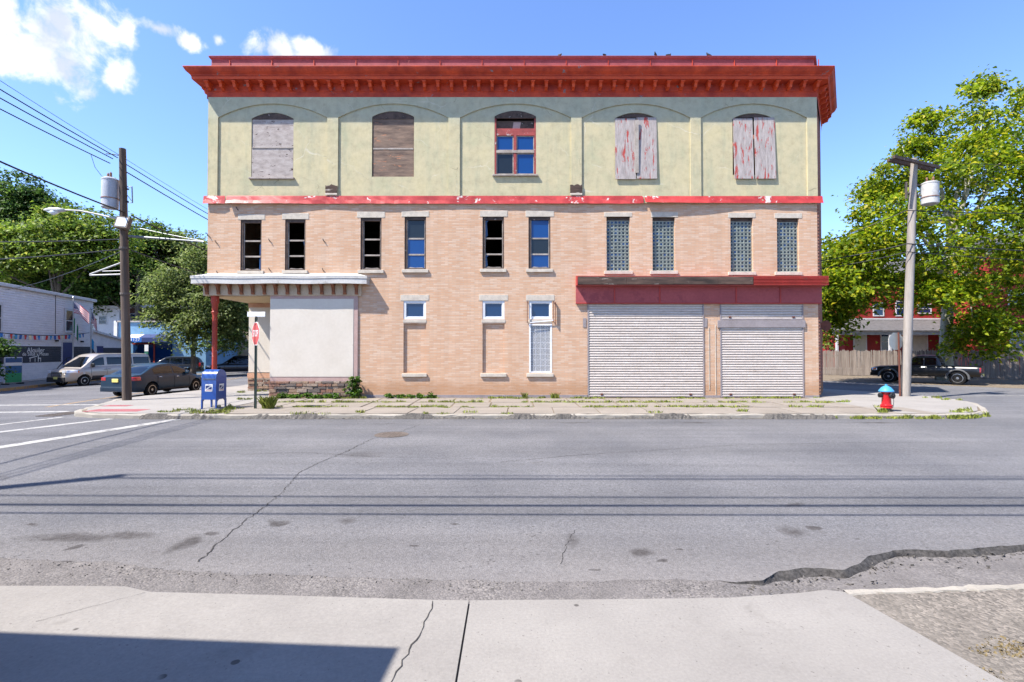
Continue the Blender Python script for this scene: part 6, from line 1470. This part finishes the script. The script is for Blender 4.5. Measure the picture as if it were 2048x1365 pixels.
# low annex
an = thing('annex', 'low grey annex with a sloping roof beside the clapboard building', 'building', (A0.x, A0.y, -.47), al)
mb = MB(); mb.prism([(GR_ + .01, 0), (GR_ + 8, 0), (GR_ + 8, 3.05), (GR_ + .01, 4.0)], .3, 7, 'y'); mb.build('wall', MATS['siding_grey'], an)
mb = MB(); mb.prism([(GR_ + .01, 4.003), (GR_ + 8.3, 3.02), (GR_ + 8.3, 3.2), (GR_ + .01, 4.2)], .05, 7.2, 'y'); mb.build('roof', MATS['trim_white'], an)
mb = MB(); mb.box(GR_ + .02, GR_ + 7.98, .27, .299, 1.35, 2.55); mb.build('dark_band', MATS['siding_dark'], an)
xa, xb = gpos(195), gpos(212); mb = MB(); mb.box(xa, xb, .2, .26, .3, 2.7); mb.build('door', MATS['door_blue'], an)
# banner board, flags, bunting before the siding building
def gw(px, off, z): # world point in front of the grey building
    c_, s_ = math.cos(al), math.sin(al); ax_, ay_ = A0.x + off * s_, A0.y - off * c_; u = (px - 1024) / FPX; x = (u * ay_ - ax_) / (c_ - u * s_)
    return Vector((ax_ + x * c_, ay_ + x * s_, z))
def flag_mat(name, kind):
    m, nt, b = node_mat(name); v = coords(nt, 'UV'); sp = nt.nodes.new('ShaderNodeSeparateXYZ'); nt.links.new(v, sp.inputs[0]); u_, w_ = sp.outputs[0], sp.outputs[1]
    if kind == 'us':
        st = mth(nt, 'GREATER_THAN', mth(nt, 'FRACT', mth(nt, 'MULTIPLY', w_, 6.5)), .5); col = mixc(nt, st, lin('#b0202a'), lin('#d8d8d8'))
        ca = mth(nt, 'MULTIPLY', mth(nt, 'LESS_THAN', u_, .42), mth(nt, 'GREATER_THAN', w_, .46)); vo = nt.nodes.new('ShaderNodeTexVoronoi'); vo.inputs['Scale'].default_value = 16; vo.inputs['Randomness'].default_value = 0; nt.links.new(v, vo.inputs['Vector'])
        blue = mixc(nt, mth(nt, 'LESS_THAN', vo.outputs['Distance'], .25), lin('#20265c'), lin('#d8d8d8')); col = mixc(nt, ca, col, blue)
    else:
        col = mixc(nt, mth(nt, 'LESS_THAN', u_, .33), mixc(nt, mth(nt, 'GREATER_THAN', u_, .67), lin('#d2d4d2'), lin(kind[1])), lin(kind[0]))
    nt.links.new(col, b.inputs['Base Color']); b.inputs['Roughness'].default_value = .8; MATS[name] = m; return m
flag_mat('us_flag', 'us'); flag_mat('tricolour', ('#2d7a4a', '#2d6a4a')); flag_mat('blue_flag', ('#3aa0d8', '#2a88c8'))
def flag(name, parent, root, w, h, droop, mat, ph=0.0, dirx=1.0):
    mb = MB(); n, m_ = 14, 8; rows = []; uv = []
    for i in range(n + 1):
        f = i / n; rows.append([(root[0] + dirx * w * f, root[1] + .09 * math.sin(f * 8 + ph) * f - .1 * f, root[2] - h * (1 - j / m_) - droop * f * f + .03 * math.sin(f * 6 + j)) for j in range(m_ + 1)])
    mb.grid(rows); me = mb.mesh(name, 'all'); ul = me.uv_layers.new(name='UVMap')
    for lp_ in me.loops: vi = lp_.vertex_index; ul.data[lp_.index].uv = ((vi // (m_ + 1)) / n, (vi % (m_ + 1)) / m_)
    return link(name, me, mat, parent)
for (px, topy, lab, fl) in [(146, 597, 'white flagpole with an American flag above a white and green one', 0), (182, 620, 'shorter white flagpole with a faded American flag and a blue banner', 1)]:
    b_ = gw(px, .6, -.33); tp = at(px, topy, b_.y); t = thing('flagpole', lab, 'flagpole', b_, 0, 'flagpoles by the siding building'); h_ = tp.z - b_.z
    mb = MB(); mb.tube([(0, 0, 0), (0, 0, h_)], .05, 8); mb.build('pole', MATS['white_metal'], t, smooth=True); mb = MB(); mb.lathe([(.01, 0), (.08, .05), (.09, .09), (.05, .15), (.005, .17)], 10, Matrix.Translation((0, 0, h_))); mb.build('finial', MATS['chrome'], t, smooth=True)
    if fl == 0: flag('flag', t, (.06, -.05, h_ - .35), 1.25, .85, .9, MATS['us_flag']); flag('flag', t, (.06, -.03, h_ - 1.6), .42, 1.2, .9, MATS['tricolour'], 1)
    else: flag('flag', t, (.06, -.05, h_ - .25), .6, .9, 1.4, MATS['us_flag'], 2); flag('banner', t, (.1, -.05, h_ - 2.5), .7, .8, 1.7, MATS['blue_flag'], 3)
bu = thing('bunting', 'string of small coloured flags hung across the grey siding', 'bunting', gw(80, .35, 0)); o0 = gw(80, .35, 0)
pA, pB = gw(-20, .35, 3.05), gw(178, .35, 3.35); pts = []
for i in range(25): f = i / 24; p = pA.lerp(pB, f); p.z -= .5 * 4 * f * (1 - f) * .5; pts.append(p - o0)
mb = MB(); mb.tube(pts, .025, 5); mb.build('cord', MATS['wire_black'], bu)
fc = ['#b3202a', '#2f6fb0', '#d2d2d2', '#c23a2a', '#3a8ab8', '#2f5a9a', '#b8403a', '#d8c8a0']
for i in range(22):
    p = pts[i + 1]; mb = MB(); s_ = .15; d = (pts[i + 2] - pts[i + 1]).normalized() if i < 22 else Vector((0, 1, 0)); a = p - d * s_; b = p + d * s_; dn = Vector((.05 * math.sin(i), 0, -.32)); k2 = .4 if i % 3 == 0 else .9
    mb.add([a, b, b * k2 + p * (1 - k2) + dn, a * k2 + p * (1 - k2) + dn], [(0, 1, 2, 3)]); mb.build('pennant', plain('pennant_' + fc[i % 8][1:], fc[i % 8], .8), bu)
b_ = gw(27, 1.2, -.33); t = thing('banner_board', 'upright advertising banner board with green lower half on the left pavement', 'sign', b_, al - R(20))
mb = MB(); mb.chamfer_box(-.55, .55, -.04, .04, .08, 1.75, .02); mb.build('frame', MATS['trim_white'], t); k_ = 0
for (z0, z1, c) in ((.12, .72, '#2f8a58'), (.722, 1.2, '#2c5a80'), (1.202, 1.4, '#c8c8c0'), (1.402, 1.7, '#2a4a70')): mb = MB(); mb.box(-.5, .5, -.048, -.0405, z0, z1); mb.build('print_panel', plain('print_' + c[1:], c, .6), t)
for s in (-1, 1): mb = MB(); mb.box(s * .45 - .03, s * .45 + .03, -.25, .25, 0, .085); mb.build('foot', MATS['iron_dark'], t)
# blue shop
YB = 52.0
def bw(px, py=690): return at(px, py, YB)
bs = thing('blue_shop', 'low blue shop with blue awning numbered 1127 and red framed window', 'building', (0, YB, -.47)); ox = 0; oz = -.47
def bz(py): return at(300, py, YB).z - oz
xl, xr = bw(236).x, bw(412).x
mb = MB(); mb.box(xl, xr, 0, 8, 0, bz(645)); mb.build('wall', MATS['blue_render'], bs)
mb = MB(); mb.box(xl - .1, xr, -.15, 8, bz(645) + .002, bz(642)); mb.build('coping', MATS['porch_wood'], bs)
mb = MB(); mb.box(xl - .35, xl - .01, -.15, .3, 0, bz(642)); mb.build('corner_post', MATS['trim_white'], bs)
xa, xb = bw(268).x, bw(309).x; mb = MB(); mb.box(xa, xb, -.12, -.001, 0, bz(686)); mb.build('shop_window', MATS['window_glass'], bs); mb = MB()
mb.box(xa - .1, xb + .12, -.16, -.121, bz(689), bz(686.5)); mb.box(xb, xb + .15, -.165, -.122, .1, bz(689) - .002); mb.build('red_frame', MATS['post_red'], bs)
mb = MB(); mb.box(bw(311).x, bw(345).x, -.1, -.001, 0, bz(689)); mb.build('dark_window', MATS['window_glass'], bs)
ya0, ya1, ya2 = bz(669), bz(676), bz(685); xaw0, xaw1 = bw(263).x, bw(289).x
mb = MB(); mb.prism([(-.002, ya0), (-.8, ya1), (-.8, ya1 - .02), (-.002, ya0 - .05)], xaw0, xaw1 - .005, 'x'); mb.build('awning_end', MATS['trim_white'], bs)
mb = MB(); mb.prism([(-.002, ya0), (-.8, ya1), (-.8, ya1 - .02), (-.002, ya0 - .05)], xaw1, bw(345).x, 'x'); aw2 = mb.build('awning', plain('awning_navy', '#152a5c', .7), bs)
mb = MB(); mb.box(xaw0, xaw1 + .3, -.83, -.801, ya2, ya1 - .001); vl = mb.build('valance', MATS['awning_blue'], bs); mb = MB(); mb.box(xaw1 + .305, bw(345).x, -.83, -.801, ya2, ya1 - .001); mb.build('valance', plain('awning_navy', '#152a5c', .7), bs)
me = text_mesh('1127', .42, .003, xs=1.2); link('lettering', me, MATS['sign_white'], vl, ((bw(282).x), -.835, (ya1 + ya2) / 2))
# houses behind
def simple_house(name, label, px0, px1, topy, Y, mat, wins, cat='house'):
    t = thing(name, label, cat, (0, Y, -.4)); zz = lambda py: at(px0, py, Y).z + .4; x0, x1 = at(px0, 690, Y).x, at(px1, 690, Y).x
    mb = MB(); mb.box(x0, x1, 0, 9, 0, zz(topy)); mb.build('wall', MATS[mat], t); mb = MB(); mb.chamfer_box(x0 - .3, x1 + .3, -.4, 9, zz(topy) + .002, zz(topy - 6), .03); mb.build('cornice', MATS['trim_white'], t)
    for (a, b, c, d) in wins: house_window(t, at(a, 650, Y).x, at(b, 650, Y).x, zz(d), zz(c), 0.0)
    return t
simple_house('grey_house', 'small grey house with one window above the annex roof', 186, 238, 618, 60, 'siding_grey', [(199, 212, 633, 648)])
simple_house('brick_row_house', 'dark brick row house with white cornice behind the blue shop', 239, 345, 617, 61, 'dark_brick', [(262, 271, 629, 644), (291, 300, 632, 646)])
simple_house('beige_house', 'beige rendered house seen between the canopy post and the entrance wall', 440, 500, 585, 58, 'beige_render', [(455, 464, 655, 690), (474, 482, 640, 690)])
q = Vector((at(293, 745, 42).x, 42, -.45)); t = thing('parking_sign', 'small white and green parking sign on a thin post left of the street tree', 'sign', q); zt_ = at(293, 690, 42).z + .45
mb = MB(); mb.tube([(0, 0, 0), (0, 0, zt_)], .03, 6); mb.build('post', MATS['galvanised'], t); mb = MB(); mb.box(-.16, .16, -.05, -.032, zt_ - .55, zt_); mb.build('plate', MATS['sign_white'], t); mb = MB(); mb.box(-.16, .16, -.05, -.032, zt_ - 1.1, zt_ - .57); mb.build('plate', plain('sign_green', '#2f6a58', .5), t)
# ------------------------------------------------------------------ right side: fence, red house
fa, fb = Vector((19.0, 43.6, -.115)), Vector((38.5, 31.6, -.115)); fd = (fb - fa); fl_ = fd.length; fang = math.atan2(fd.y, fd.x)
fn = thing('picket_fence', 'weathered grey wooden stockade fence before the red house', 'fence', fa, fang)
r = random.Random(6); pk = []
for k in range(4):
    mb = MB(); tz = 1.93 + .03 * k; mb.prism([(-.058, 0), (.058, 0), (.058, tz - .1), (0, tz), (-.058, tz - .1)], -.012, .012, 'y'); me = mb.mesh('picket'); me.materials.append(MATS['fence_wood']); pk.append(me)
n = int(fl_ / .125)
for i in range(n): link('picket', pk[r.randrange(4)], None, fn, (i * .125 + .06, r.uniform(-.006, .006), .02 + r.uniform(-.015, .02)), (r.uniform(-.01, .01), r.uniform(-.012, .012), 0))
for z in (.4, 1.5): mb = MB(); mb.box(0, fl_, .02, .07, z, z + .09); mb.build('rail', MATS['fence_wood'], fn)
YH = 44.0; rh = thing('red_house', 'red painted brick house with a shingled porch behind the fence', 'house', (0, YH, -.1))
def hx(px): return at(px, 650, YH).x
def hz(py): return at(1800, py, YH).z + .1
mb = MB(); mb.box(hx(1688), hx(2180), 0, 10, 0, hz(545)); mb.build('wall', MATS['red_brick_paint'], rh)
mb = MB(); mb.prism([(-.5, hz(545) - .1), (10.5, hz(545) - .1), (5, hz(545) + 2)], hx(1680), hx(2190), 'x'); mb.build('roof', MATS['porch_shingle'], rh)
for (a, b, c, d) in ((1748, 1766, 607, 631), (1793, 1811, 604, 631), (1837, 1861, 610, 626)): house_window(rh, hx(a), hx(b), hz(d), hz(c), 0)
for (a, b) in ((1708, 1730), (1824, 1852)):
    mb = MB(); mb.box(hx(a) - .1, hx(b) + .1, -.08, -.001, .5, hz(670)); d = mb.build('door', MATS['trim_white'], rh); mb = MB(); mb.box(hx(a), hx(b), -.1, -.081, .52, hz(673)); mb.build('leaf', MATS['door_cream'], d)
house_window(rh, hx(1762), hx(1782), hz(700), hz(668), 0)
PY = -2.4; pxl, pxr = at(1662, 660, YH + PY).x, at(1995, 660, YH + PY).x; ez = at(1800, 661, YH + PY).z + .1
mb = MB(); mb.prism([(PY - .15, ez), (-.002, hz(640)), (-.002, hz(640) - .12), (PY - .15, ez - .1)], pxl, pxr, 'x'); por = mb.build('porch_roof', MATS['porch_shingle'], rh)
mb = MB(); mb.box(pxl + .1, pxr, PY - .05, PY + .1, ez - .38, ez - .102); mb.build('beam', MATS['porch_wood'], por)
mb = MB(); mb.box(pxl + .2, pxr, -.1, -.003, hz(641) + .05, hz(637)); mb.build('flashing', MATS['trim_white'], por)
for px in (1674, 1780, 1890, 1985): x = at(px, 690, YH + PY).x; mb = MB(); mb.box(x - .08, x + .08, PY - .06, PY + .08, .4, ez - .382); mb.build('porch_post', MATS['trim_white'], por)
mb = MB(); mb.box(pxl + .1, pxr, PY, -.003, 0, .45); mb.build('porch_floor', MATS['porch_wood'], rh)
# wing nearer the camera on the far right
YW = 39.0; rw = thing('house_wing', 'red brick wing of the house at the right edge of the photo', 'house', (0, YW, -.1)); wx_ = lambda px: at(px, 650, YW).x; wz = lambda py: at(2020, py, YW).z + .1
mb = MB(); mb.box(wx_(1990), wx_(2250), 0, 4.9, 0, wz(500)); mb.build('wall', MATS['red_brick_paint'], rw)
mb = MB(); mb.prism([(-.4, wz(500)), (4.9, wz(500)), (2.3, wz(500) + 1.8)], wx_(1985), wx_(2255), 'x'); mb.build('roof', MATS['porch_shingle'], rw)
house_window(rw, wx_(2018), wx_(2046), wz(610), wz(583), 0); house_window(rw, wx_(2020), wx_(2048), wz(702), wz(656), 0)
# ------------------------------------------------------------------ shop behind the camera on the left whose roof edge shades the pavement
sh = thing('near_shop', 'low brick shop behind the camera that shades the near pavement at the lower left', 'building', (-3.27, 2.02, -.1), R(-3.7))
mb = MB(); mb.box(-14, 0, -9, 0, .0, 3.72); mb.build('wall', MATS['side_brick'], sh); mb = MB(); mb.box(-14, .0, -9, .002, 3.722, 4.0); mb.build('parapet', MATS['limestone'], sh)
for i in range(3): mb = MB(); mb.box(-12.5 + i * 4, -9.5 + i * 4, .003, .03, .7, 2.8); mb.build('window', MATS['window_glass'], sh)
